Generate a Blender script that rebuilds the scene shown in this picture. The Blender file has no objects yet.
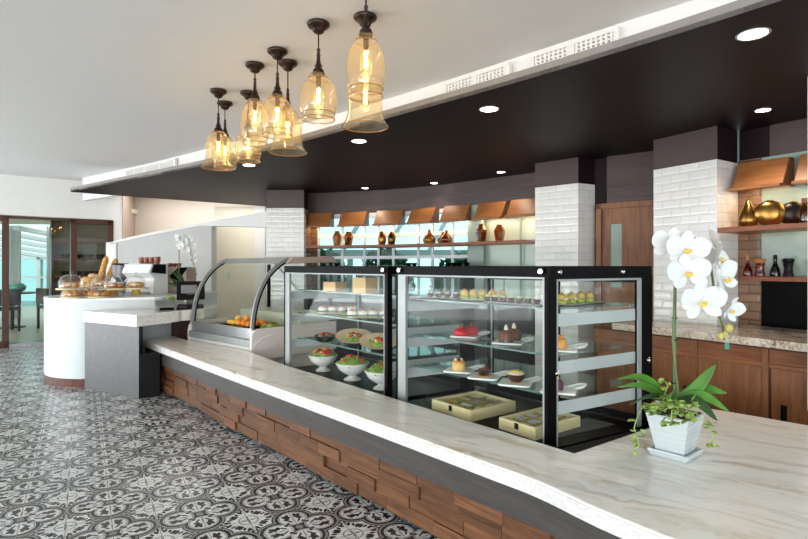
import bpy, bmesh, math, random
from mathutils import Vector, Matrix
random.seed(7)
S = bpy.context.scene
COL = S.collection
PI = math.pi
EYE = 1.30          # eye height above the tiled floor
FPX = 535.0         # focal length for an 808 px wide frame
HOR = 266.0         # row of the horizon

# ------------------------------------------------------------------ camera, world, daylight, exposure
cam = bpy.data.cameras.new('camera'); co = bpy.data.objects.new('camera', cam); COL.objects.link(co)
co.location = (0, 0, EYE); co.rotation_euler = (PI/2, 0, 0)
cam.sensor_width = 36; cam.lens = FPX/808*36; cam.shift_y = -(269.5-HOR)/808
cam.clip_start = 0.05; cam.clip_end = 200
S.camera = co

W = bpy.data.worlds.new('sky'); S.world = W; W.use_nodes = True
bg = W.node_tree.nodes['Background']; bg.inputs[0].default_value = (0.80, 0.92, 1.0, 1); bg.inputs[1].default_value = 1.5

def area(name, loc, rot, sx, sy, power, color=(1, 1, 1), spread=PI):
    l = bpy.data.lights.new(name, 'AREA'); l.shape = 'RECTANGLE'; l.size = sx; l.size_y = sy
    l.energy = power; l.color = color; l.spread = spread
    o = bpy.data.objects.new(name, l); COL.objects.link(o); o.location = loc; o.rotation_euler = rot
    return o
# daylight through the glazed fronts behind and to the left of the camera
area('daylight_front', (-3.0, -6.8, 1.45), (PI/2, 0, 0), 13.0, 2.5, 230, (1.0, 0.99, 0.97))
area('daylight_side', (-9.6, 1.0, 1.45), (PI/2, 0, -PI/2), 10.0, 2.5, 60, (0.95, 0.98, 1.0))
# added fill lamps, set low and tilted up to brighten the ceiling
area('ceiling_fill_front', (-3.0, -7.2, .2), (PI/2+1.15, 0, 0), 13.0, 2.4, 640, (1.0, 0.99, 0.97))
area('ceiling_fill_side', (-10.2, 3.0, .2), (PI/2+1.15, 0, -PI/2), 9.0, 2.4, 590, (0.96, 0.98, 1.0))
area('stairwell_fill', (-3.7, 9.75, 2.70), (0, 0, 0), 2.4, .6, 20, (1.0, .98, .95))  # added unseen fill, brightens the beige wall behind the stair
area('yellow_wall_fill', (-2.7, 8.85, 2.33), (0, 0, 0), .9, .4, 5, (1.0, .97, .92))  # second added fill under the soffit, lifts the yellow wall; no fitting here

S.view_settings.view_transform = 'Standard'; S.view_settings.look = 'None'
S.view_settings.gamma = 1; S.view_settings.use_curve_mapping = False
S.view_settings.exposure = 0.62
S.cycles.transparent_max_bounces = 32; S.cycles.max_bounces = 10
S.cycles.caustics_reflective = False; S.cycles.caustics_refractive = False
S.cycles.sample_clamp_indirect = 4

# ------------------------------------------------------------------ colour and node helpers
def lin(h):
    h = h.lstrip('#'); out = []
    for i in (0, 2, 4):
        c = int(h[i:i+2], 16)/255
        out.append(c/12.92 if c <= .04045 else ((c+.055)/1.055)**2.4)
    return (*out, 1)

class NT:
    def __init__(s, name):
        s.m = bpy.data.materials.new(name); s.m.use_nodes = True
        s.t = s.m.node_tree; s.b = s.t.nodes['Principled BSDF']; s.out = s.t.nodes['Material Output']
    def n(s, typ, **kw):
        nd = s.t.nodes.new(typ)
        for k, v in kw.items():
            if k.startswith('_'): nd.inputs[k[1:].replace('_', ' ')].default_value = v
            else: setattr(nd, k, v)
        return nd
    def l(s, a, b): s.t.links.new(a, b)
    def math(s, op, a, b=None, c=None):
        nd = s.t.nodes.new('ShaderNodeMath'); nd.operation = op
        for i, v in enumerate((a, b, c)):
            if v is None: continue
            if isinstance(v, X): v = v.s
            if isinstance(v, (int, float)): nd.inputs[i].default_value = v
            else: s.l(v, nd.inputs[i])
        return X(s, nd.outputs[0])
    def ramp(s, fac, stops, interp='LINEAR'):
        nd = s.t.nodes.new('ShaderNodeValToRGB'); cr = nd.color_ramp; cr.interpolation = interp
        while len(cr.elements) < len(stops): cr.elements.new(0.5)
        for e, (p, c) in zip(cr.elements, stops):
            e.position = p; e.color = lin(c) if isinstance(c, str) else c
        s.l(fac.s if isinstance(fac, X) else fac, nd.inputs[0]); return nd.outputs[0]
    def mix(s, fac, a, b):
        nd = s.t.nodes.new('ShaderNodeMix'); nd.data_type = 'RGBA'
        for i, v in ((0, fac), (6, a), (7, b)):
            if isinstance(v, X): v = v.s
            if isinstance(v, str): nd.inputs[i].default_value = lin(v)
            elif isinstance(v, (int, float, tuple)): nd.inputs[i].default_value = v
            else: s.l(v, nd.inputs[i])
        return nd.outputs[2]
    def coord(s, which='Object', scale=(1, 1, 1), rot=(0, 0, 0), loc=(0, 0, 0)):
        tc = s.n('ShaderNodeTexCoord'); mp = s.n('ShaderNodeMapping')
        mp.inputs['Scale'].default_value = scale; mp.inputs['Rotation'].default_value = rot; mp.inputs['Location'].default_value = loc
        s.l(tc.outputs[which], mp.inputs[0]); return mp.outputs[0]
    def noise(s, vec, scale=5, detail=4, rough=.55, dist=0):
        nd = s.n('ShaderNodeTexNoise'); nd.inputs['Scale'].default_value = scale
        nd.inputs['Detail'].default_value = detail; nd.inputs['Roughness'].default_value = rough; nd.inputs['Distortion'].default_value = dist
        if vec is not None: s.l(vec, nd.inputs['Vector'])
        return nd.outputs[0]
    def bump(s, h, strength=.3, dist=.01):
        nd = s.n('ShaderNodeBump'); nd.inputs['Strength'].default_value = strength; nd.inputs['Distance'].default_value = dist
        s.l(h.s if isinstance(h, X) else h, nd.inputs['Height']); s.l(nd.outputs[0], s.b.inputs['Normal'])
    def set(s, color=None, rough=None, metal=None, **kw):
        for k, v in (('Base Color', color), ('Roughness', rough), ('Metallic', metal), *[(k.replace('_', ' '), v) for k, v in kw.items()]):
            if v is None: continue
            if isinstance(v, X): v = v.s
            if isinstance(v, str): v = lin(v)
            if isinstance(v, (int, float, tuple)): s.b.inputs[k].default_value = v
            else: s.l(v, s.b.inputs[k])
        return s
class X:
    def __init__(s, nt, sock): s.nt = nt; s.s = sock
    def __add__(a, b): return a.nt.math('ADD', a, b)
    def __radd__(a, b): return a.nt.math('ADD', b, a)
    def __sub__(a, b): return a.nt.math('SUBTRACT', a, b)
    def __rsub__(a, b): return a.nt.math('SUBTRACT', b, a)
    def __mul__(a, b): return a.nt.math('MULTIPLY', a, b)
    def __rmul__(a, b): return a.nt.math('MULTIPLY', b, a)
    def __lt__(a, b): return a.nt.math('LESS_THAN', a, b)
    def __gt__(a, b): return a.nt.math('GREATER_THAN', a, b)
    def abs(a): return a.nt.math('ABSOLUTE', a)
    def max(a, b): return a.nt.math('MAXIMUM', a, b)
    def min(a, b): return a.nt.math('MINIMUM', a, b)
    def sqrt(a): return a.nt.math('SQRT', a)

M = {}
def plain(key, col, rough=.5, metal=0, vary=.06, scale=8, **kw):
    """one-colour finish with a faint mottling so nothing is perfectly flat"""
    t = NT(key); c = lin(col)
    n = t.noise(t.coord('Object'), scale, 3)
    a = tuple(min(1, v*(1-vary)) for v in c[:3])+(1,); b = tuple(min(1, v*(1+vary)) for v in c[:3])+(1,)
    t.set(t.ramp(n, [(.3, a), (.7, b)]), rough, metal, **kw)
    M[key] = t.m; return t.m
def wood(key, dark, light, rough=.4, scale=1.0, which='Object', axis=0, island=False, coat=0.0, spec=.4):
    t = NT(key); sc = [22*scale]*3; sc[axis] = 1.6*scale
    v = t.coord(which, tuple(sc))
    if island:
        g = t.n('ShaderNodeNewGeometry'); ad = t.n('ShaderNodeVectorMath', operation='MULTIPLY_ADD')
        ad.inputs[1].default_value = (37, 53, 71); t.l(g.outputs['Random Per Island'], ad.inputs[0]); t.l(v, ad.inputs[2]); v = ad.outputs[0]
    n1 = t.noise(v, 1.0, 5, .6, 1.2); n2 = t.noise(v, 4.0, 3, .6, .3)
    f = X(t, n1)*.7 + X(t, n2)*.3
    c = t.ramp(f, [(.32, dark), (.5, tuple((a+b)/2 for a, b in zip(lin(dark), lin(light)))), (.68, light)])
    if island:
        hs = t.n('ShaderNodeHueSaturation'); t.l(c, hs.inputs['Color'])
        t.l((X(t, g.outputs['Random Per Island'])*.45+.75).s, hs.inputs['Value']); c = hs.outputs[0]
    t.set(c, rough, 0, Coat_Weight=coat, Specular_IOR_Level=spec); t.bump(f, .12, .004)
    M[key] = t.m; return t.m
def thinglass(key, tint=(1, 1, 1), refl=1.0, rough=0.0, body=0.0, bodycol=(1, 1, 1), ior=1.5):
    t = NT(key); t.t.nodes.remove(t.b)
    tr = t.n('ShaderNodeBsdfTransparent'); tr.inputs[0].default_value = (*tint, 1)
    gl = t.n('ShaderNodeBsdfGlossy'); gl.inputs['Roughness'].default_value = rough
    fr = t.n('ShaderNodeFresnel'); fr.inputs[0].default_value = ior
    # rays leaving a pane through its back face must see the same reflectance as entering ones
    ge = t.n('ShaderNodeNewGeometry')
    ir = t.n('ShaderNodeMix'); ir.inputs[2].default_value = ior; ir.inputs[3].default_value = ior
    t.l(ge.outputs['Backfacing'], ir.inputs[0]); ir.inputs[3].default_value = 1/ior; t.l(ir.outputs[0], fr.inputs[0])
    mx = t.n('ShaderNodeMixShader'); t.l((X(t, fr.outputs[0])*refl).s, mx.inputs[0])
    src = tr.outputs[0]
    if body:
        df = t.n('ShaderNodeBsdfTranslucent'); df.inputs[0].default_value = (*bodycol, 1)
        d2 = t.n('ShaderNodeBsdfDiffuse'); d2.inputs[0].default_value = (*bodycol, 1)
        ads = t.n('ShaderNodeMixShader'); ads.inputs[0].default_value = .5; t.l(df.outputs[0], ads.inputs[1]); t.l(d2.outputs[0], ads.inputs[2])
        n = t.noise(t.coord('Object'), 9, 4, .6); k = (X(t, n)*1.2-.1)*(2*body)
        m0 = t.n('ShaderNodeMixShader'); t.l(k.s, m0.inputs[0]); t.l(src, m0.inputs[1]); t.l(ads.outputs[0], m0.inputs[2]); src = m0.outputs[0]
    t.l(src, mx.inputs[1]); t.l(gl.outputs[0], mx.inputs[2]); t.l(mx.outputs[0], t.out.inputs[0])
    M[key] = t.m; return t.m
def glow(key, col, strength):
    t = NT(key); t.set(col, .4, 0, Emission_Color=col, Emission_Strength=strength); M[key] = t.m

# ------------------------------------------------------------------ materials
plain('ceiling_white', '#E4E4E3', .8, vary=.01); plain('wall_white', '#E8E7E4', .7, vary=.015)
plain('wall_beige', '#D3C8BC', .75, vary=.02); plain('wall_taupe', '#B9A597', .75, vary=.02)
plain('wall_grey', '#BDBBB8', .6, vary=.02); plain('yellow_wall', '#E6DFCB', .7, vary=.02)
plain('pale_panel', '#C4D8CA', .25, vary=.01); plain('panel_grey', '#8FA096', .3)
plain('fascia_grey', '#8C857F', .5); plain('grille_white', '#E6E4E0', .5, vary=.01); plain('grille_dark', '#3a3836', .7)
plain('bronze', '#3E2E26', .38, .75, vary=.25, scale=30); plain('black_metal', '#141215', .3, 0, Specular_IOR_Level=.12)
plain('black_gloss', '#0C0A0B', .3, 0, Specular_IOR_Level=.04); plain('steel', '#A9ABAD', .32, .6); plain('aluminium', '#969B9A', .4, .3)
plain('chrome', '#E4E4E4', .08, 1.0, vary=.01); plain('white_gloss', '#EEF0F0', .2, vary=.01); plain('white_ceramic', '#F1F0EC', .15, vary=.01)
plain('case_white', '#DDD9D5', .35, vary=.02); plain('curve_white', '#D9E0E1', .3, vary=.01)
plain('amber_rim', '#A9763A', .15); plain('shelf_edge', '#46695F', .2); plain('slate_black', '#1A1819', .5, 0, Specular_IOR_Level=.2); plain('yellow_sheet', '#C9C9B0', .3); plain('radicchio', '#5E2440', .4, vary=.2); plain('black_gold', '#17130F', .3, .3); plain('grey_plate', '#B5BBBD', .45, vary=.03); plain('slate_board', '#555556', .45, vary=.12, scale=20); plain('slate_dark', '#2F2E2F', .45)
plain('gold', '#9A743C', .28, .95, vary=.25, scale=14); plain('dark_gold', '#6A4A1E', .2, .9, vary=.2)
plain('cardboard', '#D9B583', .8, vary=.05); plain('pine', '#EBD8A6', .55, vary=.06); plain('pine_dark', '#CBA663', .6)
plain('bread', '#D79A4E', .7, vary=.35, scale=26); plain('bread_pale', '#E5B878', .75, vary=.25, scale=30); plain('croissant', '#C98537', .55, vary=.35, scale=30)
plain('red_glaze', '#C31320', .12, vary=.05); plain('chocolate', '#3B2219', .3, vary=.2, scale=30); plain('choc_mid', '#6B3B26', .5, vary=.2, scale=40)
plain('cream', '#F0E2BE', .5); plain('caramel', '#D9962E', .35, vary=.2, scale=30); plain('cake', '#DDB56F', .7, vary=.15, scale=40)
plain('choux', '#D8B45E', .7, vary=.25, scale=50); plain('pistachio', '#A9B54A', .7, vary=.2, scale=40); plain('green_leaf_plate', '#72792F', .45, vary=.15)
plain('rice', '#E4E0D8', .7, vary=.1, scale=60); plain('nori', '#232B22', .6); plain('salmon', '#E59A6A', .5, vary=.2)
plain('lettuce', '#86A447', .5, vary=.35, scale=40, Subsurface_Weight=.0); plain('tomato', '#D5321F', .25, vary=.15); plain('pepper', '#E8C32E', .35); plain('feta', '#F3F0E4', .6)
plain('orange_fruit', '#F08C1E', .4, vary=.12, scale=40); plain('lemon_fruit', '#F2B640', .4, vary=.08); plain('wicker_plate', '#DCC49A', .6, vary=.1, scale=30)
plain('leaf', '#4C7E2E', .35, vary=.3, scale=9); plain('leaf_dark', '#24431F', .4, vary=.3); plain('leaf_light', '#93AC55', .5, vary=.25, scale=30)
plain('petal', '#E0DFDD', .55, vary=.01, Subsurface_Weight=.15); plain('lip_yellow', '#EFC53A', .5, vary=.1); plain('stem_green', '#5F6A33', .5, vary=.2); plain('stake_green', '#1F7A50', .4)
plain('bud', '#B9AE62', .5, vary=.15); plain('pot_white', '#C4CCCE', .35, vary=.01); plain('soil', '#3A2A1E', .9)
plain('amber_solid', '#8A4A16', .15, vary=.3); plain('cork', '#B9793F', .8); plain('terracotta_cup', '#8A4A33', .3, vary=.12)
plain('foliage', '#4E9A55', .6, vary=.4, scale=4); plain('tree_green', '#48824F', .7, vary=.5, scale=4); plain('exterior_white', '#E8EEF0', .6)
plain('turquoise', '#5BB7A6', .2); plain('dark_fabric', '#26272B', .7); plain('dark_wood', '#4A2E24', .4, vary=.2); plain('grey_hopper', '#6E666C', .2, vary=.05)
plain('pale_glass', '#93A79C', .12); plain('mirror_green', '#B9D2C4', .03, 1.0, vary=.01); plain('label_white', '#F4F4F0', .6, vary=.0); plain('teal_clip', '#1E8C7C', .4)
plain('receipt_grey', '#75787B', .4); plain('curtain', '#C7CFD0', .7); plain('stone_floor', '#C9C2AE', .4, vary=.05, scale=2)
wood('wood_clad', '#442A1B', '#84593A', .38, 1.3, 'UV', 0, True)
wood('walnut', '#6B3C22', '#98603A', .38, 1.0, 'Object', 0); wood('walnut_up', '#6A4228', '#9A653F', .38, 1.6, 'Object', 2)
wood('teak', '#7E4A28', '#AD7343', .4, 1.0, 'Object', 0); wood('shelf_wood', '#7A3F24', '#A5633D', .35, 1.0, 'Object', 0)
wood('kick_brown', '#4B2A22', '#6E3F31', .4, 1.0, 'Object', 0); wood('frame_wood', '#3F241A', '#5B3525', .4, 1.0, 'Object', 2)
wood('charcoal_veneer', '#3C3836', '#4E4A47', .42, 1.4, 'UV', 0); wood('band_laminate', '#3A2C2B', '#544342', .4, .6, 'UV', 0)
wood('soffit_dark', '#1C1215', '#26191C', .5, .4, 'Object', 0, spec=.15)
thinglass('pane', (.965, .98, .972), .14); thinglass('clear_glass', (.96, .97, .97), 1.8, 0, .03, (.9, .93, .95)); thinglass('shelf_glass', (.82, .90, .87), .7)
thinglass('amber_glass', (.955, .89, .74), 1.2, .03, .15, (.74, .62, .42)); thinglass('bulb_glass', (1, .85, .55), .8)
thinglass('vase_amber', (.50, .24, .06), 2.0, .02, .05, (.40, .18, .04)); thinglass('window_pane', (.66, .83, .82), .5); thinglass('red_oil', (.62, .12, .05), 1.6); thinglass('dark_oil', (.10, .08, .07), 1.6)
thinglass('room_pane', (.74, .80, .77), .5)
glow('filament', (1, .74, .36, 1), 40); glow('lamp_warm', (1, .72, .42, 1), 14); glow('lamp_day', (1, .93, .82, 1), 9); glow('cove_glow', (1, .82, .66, 1), 2.2); plain('lamp_strip', '#E8E8E4', .4); glow('shelf_lamp', (1, .62, .28, 1), 2.5)

def marble_mat():
    t = NT('marble'); v = t.coord('Object', (1, 1, 1), (0, 0, math.radians(38)))
    w = t.noise(v, 1.6, 4, .6); vm = t.n('ShaderNodeVectorMath', operation='MULTIPLY_ADD'); vm.inputs[1].default_value = (.35,)*3
    t.l(w, vm.inputs[0]); t.l(v, vm.inputs[2])
    mp = t.n('ShaderNodeMapping'); mp.inputs['Scale'].default_value = (1.5, 14, 10); t.l(vm.outputs[0], mp.inputs[0])
    a = t.noise(mp.outputs[0], 1.0, 6, .62, .7)
    mp2 = t.n('ShaderNodeMapping'); mp2.inputs['Scale'].default_value = (3.0, 36, 20); t.l(vm.outputs[0], mp2.inputs[0])
    b = t.noise(mp2.outputs[0], 1.0, 5, .6, .5)
    c1 = t.ramp(a, [(.30, '#CEC1B2'), (.40, '#E4DFD7'), (.50, '#F1EFEA'), (.8, '#F5F4F1')])
    c2 = t.ramp(b, [(.3, '#B8A595'), (.40, '#FFFFFF')])
    mx = t.n('ShaderNodeMix', data_type='RGBA', blend_type='MULTIPLY'); mx.inputs[0].default_value = .35
    t.l(c1, mx.inputs[6]); t.l(c2, mx.inputs[7])
    t.set(mx.outputs[2], .16, 0); M['marble'] = t.m
    t = NT('marble_edge'); v = t.coord('Object', (3, 3, 5), (0, 0, .6))
    a = t.noise(v, 2.0, 6, .7, 2.5)
    t.set(t.ramp(a, [(.43, '#E9EAE9'), (.495, '#CFCCC8'), (.54, '#E9EAE9')]), .3, 0); M['marble_edge'] = t.m
    t = NT('granite'); v = t.coord('Object'); a = t.noise(v, 60, 4, .7); b = t.noise(v, 7, 4, .6)
    f = X(t, a)*.6+X(t, b)*.4
    t.set(t.ramp(f, [(.36, '#5B4A3D'), (.44, '#B59F8A'), (.54, '#DACDBD'), (.66, '#E9E2D8')]), .12, 0); M['granite'] = t.m
marble_mat()

def brick_mat(key, c1, c2, mortar, rough):
    t = NT(key); v = t.coord('UV', (1, 1, 1))
    br = t.n('ShaderNodeTexBrick'); br.offset = .5
    for k, val in (('Color1', lin(c1)), ('Color2', lin(c2)), ('Mortar', lin(mortar)), ('Scale', 1.0), ('Mortar Size', .0035), ('Mortar Smooth', .1), ('Brick Width', .155), ('Row Height', .068), ('Bias', 0)):
        br.inputs[k].default_value = val
    t.l(v, br.inputs[0])
    b2 = t.n('ShaderNodeTexBrick'); b2.offset = .5
    for k, val in (('Scale', 1.0), ('Mortar Size', .016), ('Mortar Smooth', 1.0), ('Brick Width', .155), ('Row Height', .068)): b2.inputs[k].default_value = val
    t.l(v, b2.inputs[0])
    t.set(br.outputs[0], rough, 0); t.bump(1-X(t, b2.outputs['Fac']), .3, .004); M[key] = t.m
brick_mat('white_brick', '#ECEAE7', '#E4E2DE', '#D9D7D3', .12); brick_mat('brown_brick', '#8E6B4E', '#7C5B40', '#4E3A2B', .15)

def tile_mat():
    """encaustic floor tile: quatrefoil rings, paired clover leaves inside the lobes, a star rosette between"""
    t = NT('encaustic_tile'); T = .2002; ang = math.atan2(.514, .857)
    c0 = Vector((-1.0703, 2.8056)); ux = Vector((math.cos(ang), math.sin(ang))); vx = Vector((-ux.y, ux.x))
    geo = t.n('ShaderNodeTexCoord'); sp = t.n('ShaderNodeSeparateXYZ'); t.l(geo.outputs['Object'], sp.inputs[0])
    x, y = X(t, sp.outputs[0]), X(t, sp.outputs[1])
    u = (x*ux.x + y*ux.y - c0.dot(ux))*(1/T); v = (x*vx.x + y*vx.y - c0.dot(vx))*(1/T)
    def fold(a, off): return t.math('PINGPONG', a+off, 1.0)           # distance to the nearest even number (period 2)
    pu, pv = fold(u, 100.0), fold(v, 100.0)                          # 0 at the quatrefoil centre, 1 at the star
    hi, lo = pu.max(pv), pu.min(pv)
    def dist(a, b, ca, cb): 
        da, db = a-ca, b-cb
        return (da*da+db*db).sqrt()
    def blob(a, b, ca, cb, ra, rb, rot=0):
        da, db = a-ca, b-cb; c, s = math.cos(rot), math.sin(rot)
        p = (da*c+db*s)*(1/ra); q = (db*c-da*s)*(1/rb)
        return (p*p+q*q) < 1.0
    d = dist(hi, lo, .52, 0)-.41
    dark = (d.abs() < .045).max(((d-.105).abs() < .016))
    grey = ((d-.072).abs() < .02).max((d+.075).abs() < .012)
    # clovers inside each lobe
    for (ca, cb, ra, rb, ro) in ((.62, .16, .12, .062, .55), (.70, .10, .07, .05, 0), (.50, .17, .055, .075, 0), (.60, .075, .05, .035, .8), (.38, .12, .10, .03, .6), (.27, .20, .05, .05, 0)):
        dark = dark.max(blob(hi, lo, ca, cb, ra, rb, ro)*(d < -.03))
    grey = grey.max(blob(hi, lo, .40, .0, .16, .02))
    # rosette
    su, sv = 1-pu, 1-pv; sh, sl = su.max(sv), su.min(sv)
    r = dist(su, sv, 0, 0)
    grey = grey.max((r-.235).abs() < .018)
    for (ca, cb, ra, rb, ro) in ((.10, .0, .10, .028, 0), (.33, .27, .10, .055, .78), (.42, .20, .075, .04, .3), (.28, .38, .06, .05, 0), (.50, .10, .09, .05, .5), (.62, .05, .10, .03, 0)):
        dark = dark.max(blob(sh, sl, ca, cb, ra, rb, ro)*(d > .12))
    fu = t.math('PINGPONG', u+100.0, .5); fv = t.math('PINGPONG', v+100.0, .5)
    grout = fu.min(fv) < .010
    n = t.noise(geo.outputs['Object'], 3.0, 4); wn = t.noise(geo.outputs['Object'], 26.0, 3)
    base = t.ramp(wn, [(.3, '#D0D3D3'), (.7, '#E2E4E4')]); dk = t.ramp(wn, [(.3, '#1E1B1C'), (.7, '#2D292A')])
    c = t.mix(grey, base, '#7F8584'); c = t.mix(dark, c, dk); c = t.mix(grout, c, '#8A8378')
    t.set(c, t.ramp(n, [(.3, (.22,)*3+(1,)), (.7, (.32,)*3+(1,))]), 0, Specular_IOR_Level=.6)
    t.bump(1-grout, .25, .002); M['encaustic_tile'] = t.m
tile_mat()

# ------------------------------------------------------------------ geometry helpers
def on(px, py, z):            # where the sight line through a photo point meets a level plane
    d = FPX*(EYE-z)/(py-HOR); return Vector(((px-404)/FPX*d, d, z))
def at(px, py, d): return Vector(((px-404)/FPX*d, d, EYE-(py-HOR)/FPX*d))
def V2(p): return Vector((p[0], p[1]))

class MB:
    def __init__(s): s.bm = bmesh.new(); s.uv = s.bm.loops.layers.uv.new('UVMap')
    def face(s, vs, uvs=None):
        try: f = s.bm.faces.new(vs)
        except ValueError: return None
        if uvs:
            for l, w in zip(f.loops, uvs): l[s.uv].uv = w
        return f
    def v(s, p): return s.bm.verts.new(p)
    def hexa(s, b, t, uvs=None):
        """b, t: four bottom and four top points, counter-clockwise seen from above"""
        B = [s.v(p) for p in b]; T = [s.v(p) for p in t]
        s.face(B[::-1]); s.face(T)
        for i in range(4):
            j = (i+1) % 4; L = (Vector(b[j])-Vector(b[i])).length; h0, h1 = b[i][2], t[i][2]
            s.face([B[i], B[j], T[j], T[i]], [(0, h0), (L, h0), (L, h1), (0, h1)])
        return s
    def box(s, c, size, rz=0, M4=None):
        x, y, z = (k/2 for k in size); m = Matrix.Translation(c) @ (M4 or Matrix.Rotation(rz, 4, 'Z'))
        q = [(-x, -y), (x, -y), (x, y), (-x, y)]
        return s.hexa([m @ Vector((a, b, -z)) for a, b in q], [m @ Vector((a, b, z)) for a, b in q])
    def span(s, lo, hi): return s.box([(a+b)/2 for a, b in zip(lo, hi)], [b-a for a, b in zip(lo, hi)])
    def prism(s, poly, z0, z1, cap=True):
        a = sum(poly[i][0]*poly[(i+1) % len(poly)][1]-poly[(i+1) % len(poly)][0]*poly[i][1] for i in range(len(poly)))
        if a < 0: poly = poly[::-1]
        B = [s.v((p[0], p[1], z0)) for p in poly]; T = [s.v((p[0], p[1], z1)) for p in poly]
        if cap:
            s.face(B[::-1], [(p[0], p[1]) for p in poly[::-1]]); s.face(T, [(p[0], p[1]) for p in poly])
        u = 0
        for i in range(len(poly)):
            j = (i+1) % len(poly); L = (V2(poly[j])-V2(poly[i])).length
            s.face([B[i], B[j], T[j], T[i]], [(u, z0), (u+L, z0), (u+L, z1), (u, z1)]); u += L
        return s
    def ribbon(s, pts, thick, z0, z1):
        """a wall of given thickness standing along a plan polyline; thickness goes to the left of travel"""
        return s.prism(list(pts)+[tuple(p) for p in offset(pts, thick)][::-1], z0, z1)
    def lathe(s, prof, c=(0, 0, 0), seg=24, M4=None, caps=True):
        m = Matrix.Translation(c) @ (M4 or Matrix())
        rings = []
        for r, z in prof:
            if r < 1e-5: rings.append([s.v(m @ Vector((0, 0, z)))])
            else: rings.append([s.v(m @ Vector((r*math.cos(2*PI*k/seg), r*math.sin(2*PI*k/seg), z))) for k in range(seg)])
        for A, B in zip(rings, rings[1:]):
            for k in range(seg):
                a0, a1 = A[k % len(A)], A[(k+1) % seg % len(A)]; b0, b1 = B[k % len(B)], B[(k+1) % seg % len(B)]
                vs = []
                for q in (a0, a1, b1, b0):
                    if q not in vs: vs.append(q)
                if len(vs) > 2: s.face(vs)
        if caps:
            if len(rings[0]) > 2: s.face(rings[0][::-1])
            if len(rings[-1]) > 2: s.face(rings[-1])
        return s
    def tube(s, pts, r, seg=8, closed=False):
        pts = [Vector(p) for p in pts]; n = len(pts); rings = []; up = None
        for i, p in enumerate(pts):
            tdir = (pts[(i+1) % n if closed else min(i+1, n-1)]-pts[(i-1) % n if closed else max(i-1, 0)]).normalized()
            if up is None: up = tdir.orthogonal().normalized()
            up = (up-tdir*up.dot(tdir)).normalized(); sd = tdir.cross(up)
            rr = r[i] if isinstance(r, (list, tuple)) else r
            rings.append([s.v(p+(up*math.cos(2*PI*k/seg)+sd*math.sin(2*PI*k/seg))*rr) for k in range(seg)])
        for i in range(n if closed else n-1):
            A, B = rings[i], rings[(i+1) % n]
            for k in range(seg): s.face([A[k], A[(k+1) % seg], B[(k+1) % seg], B[k]])
        if not closed: s.face(rings[0][::-1]); s.face(rings[-1])
        return s
    def ball(s, c, r, seg=12, rings=8, M4=None, jit=0):
        rx = r if isinstance(r, (tuple, list)) else (r, r, r)
        m = Matrix.Translation(c) @ (M4 or Matrix()) @ Matrix.Diagonal((*rx, 1))
        pr = []
        for i in range(rings+1):
            a = -PI/2+PI*i/rings; pr.append((max(0, math.cos(a)) if 0 < i < rings else 0, math.sin(a)))
        n0 = len(s.bm.verts); s.lathe(pr, (0, 0, 0), seg, m, caps=False)
        if jit:
            s.bm.verts.ensure_lookup_table()
            for vv in s.bm.verts[n0:]: vv.co += Vector((random.uniform(-1, 1), random.uniform(-1, 1), random.uniform(-1, 1)))*jit
        return s
    def torus(s, c, R, r, seg=24, tr=8, M4=None):
        m = Matrix.Translation(c) @ (M4 or Matrix())
        return s.tube([m @ Vector((R*math.cos(2*PI*k/seg), R*math.sin(2*PI*k/seg), 0)) for k in range(seg)], r, tr, True)
    def sheet(s, rows):
        """grid of points -> faces"""
        G = [[s.v(p) for p in row] for row in rows]
        for i in range(len(G)-1):
            for j in range(len(G[0])-1):
                s.face([G[i][j], G[i][j+1], G[i+1][j+1], G[i+1][j]],
                       [(j, i), (j+1, i), (j+1, i+1), (j, i+1)])
        return s
    def build(s, name, mat, parent=None, smooth=False, bevel=0, solid=0, sub=0, label=None, kind=None, weld=False):
        if weld: bmesh.ops.remove_doubles(s.bm, verts=s.bm.verts, dist=1e-5)
        me = bpy.data.meshes.new(name)
        bmesh.ops.recalc_face_normals(s.bm, faces=s.bm.faces) if not solid else None
        s.bm.to_mesh(me); s.bm.free()
        me.materials.append(M[mat] if isinstance(mat, str) else mat)
        if smooth:
            for p in me.polygons: p.use_smooth = True
        o = bpy.data.objects.new(name, me); COL.objects.link(o)
        if parent: o.parent = parent
        if solid:
            md = o.modifiers.new('s', 'SOLIDIFY'); md.thickness = solid; md.offset = 0
        if bevel:
            md = o.modifiers.new('b', 'BEVEL'); md.width = bevel; md.segments = 2; md.limit_method = 'ANGLE'; md.angle_limit = .6
        if sub:
            md = o.modifiers.new('u', 'SUBSURF'); md.levels = sub; md.render_levels = sub
        if smooth and not sub:
            try: me.set_sharp_from_angle(angle=math.radians(40))
            except Exception: pass
        if label: o['label'] = label
        if kind: o['kind'] = kind
        return o
def offset(pts, t):
    out = []; n = len(pts)
    for i in range(n):
        a = V2(pts[max(i-1, 0)]); b = V2(pts[min(i+1, n-1)]); d = (b-a).normalized()
        out.append((pts[i][0]-d.y*t, pts[i][1]+d.x*t))
    return out
def resample(pts, n):
    P = [V2(p) for p in pts]; L = [0]
    for a, b in zip(P, P[1:]): L.append(L[-1]+(b-a).length)
    out = []
    for k in range(n):
        s = L[-1]*k/(n-1); i = max(j for j in range(len(L)-1) if L[j] <= s+1e-9)
        f = (s-L[i])/(L[i+1]-L[i]); out.append(P[i].lerp(P[i+1], f))
    return out
def smoothline(pts, n=40):
    """Catmull-Rom through plan points"""
    P = [V2(p) for p in pts]; P = [2*P[0]-P[1]]+P+[2*P[-1]-P[-2]]; out = []
    k = max(2, n//(len(P)-3))
    for i in range(1, len(P)-2):
        for j in range(k):
            t = j/k; a, b, c, d = P[i-1:i+3]
            q = .5*((2*b)+(c-a)*t+(2*a-5*b+4*c-d)*t*t+(3*b-a-3*c+d)*t**3); out.append((q.x, q.y))
    out.append(tuple(P[-2])); return out
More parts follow.
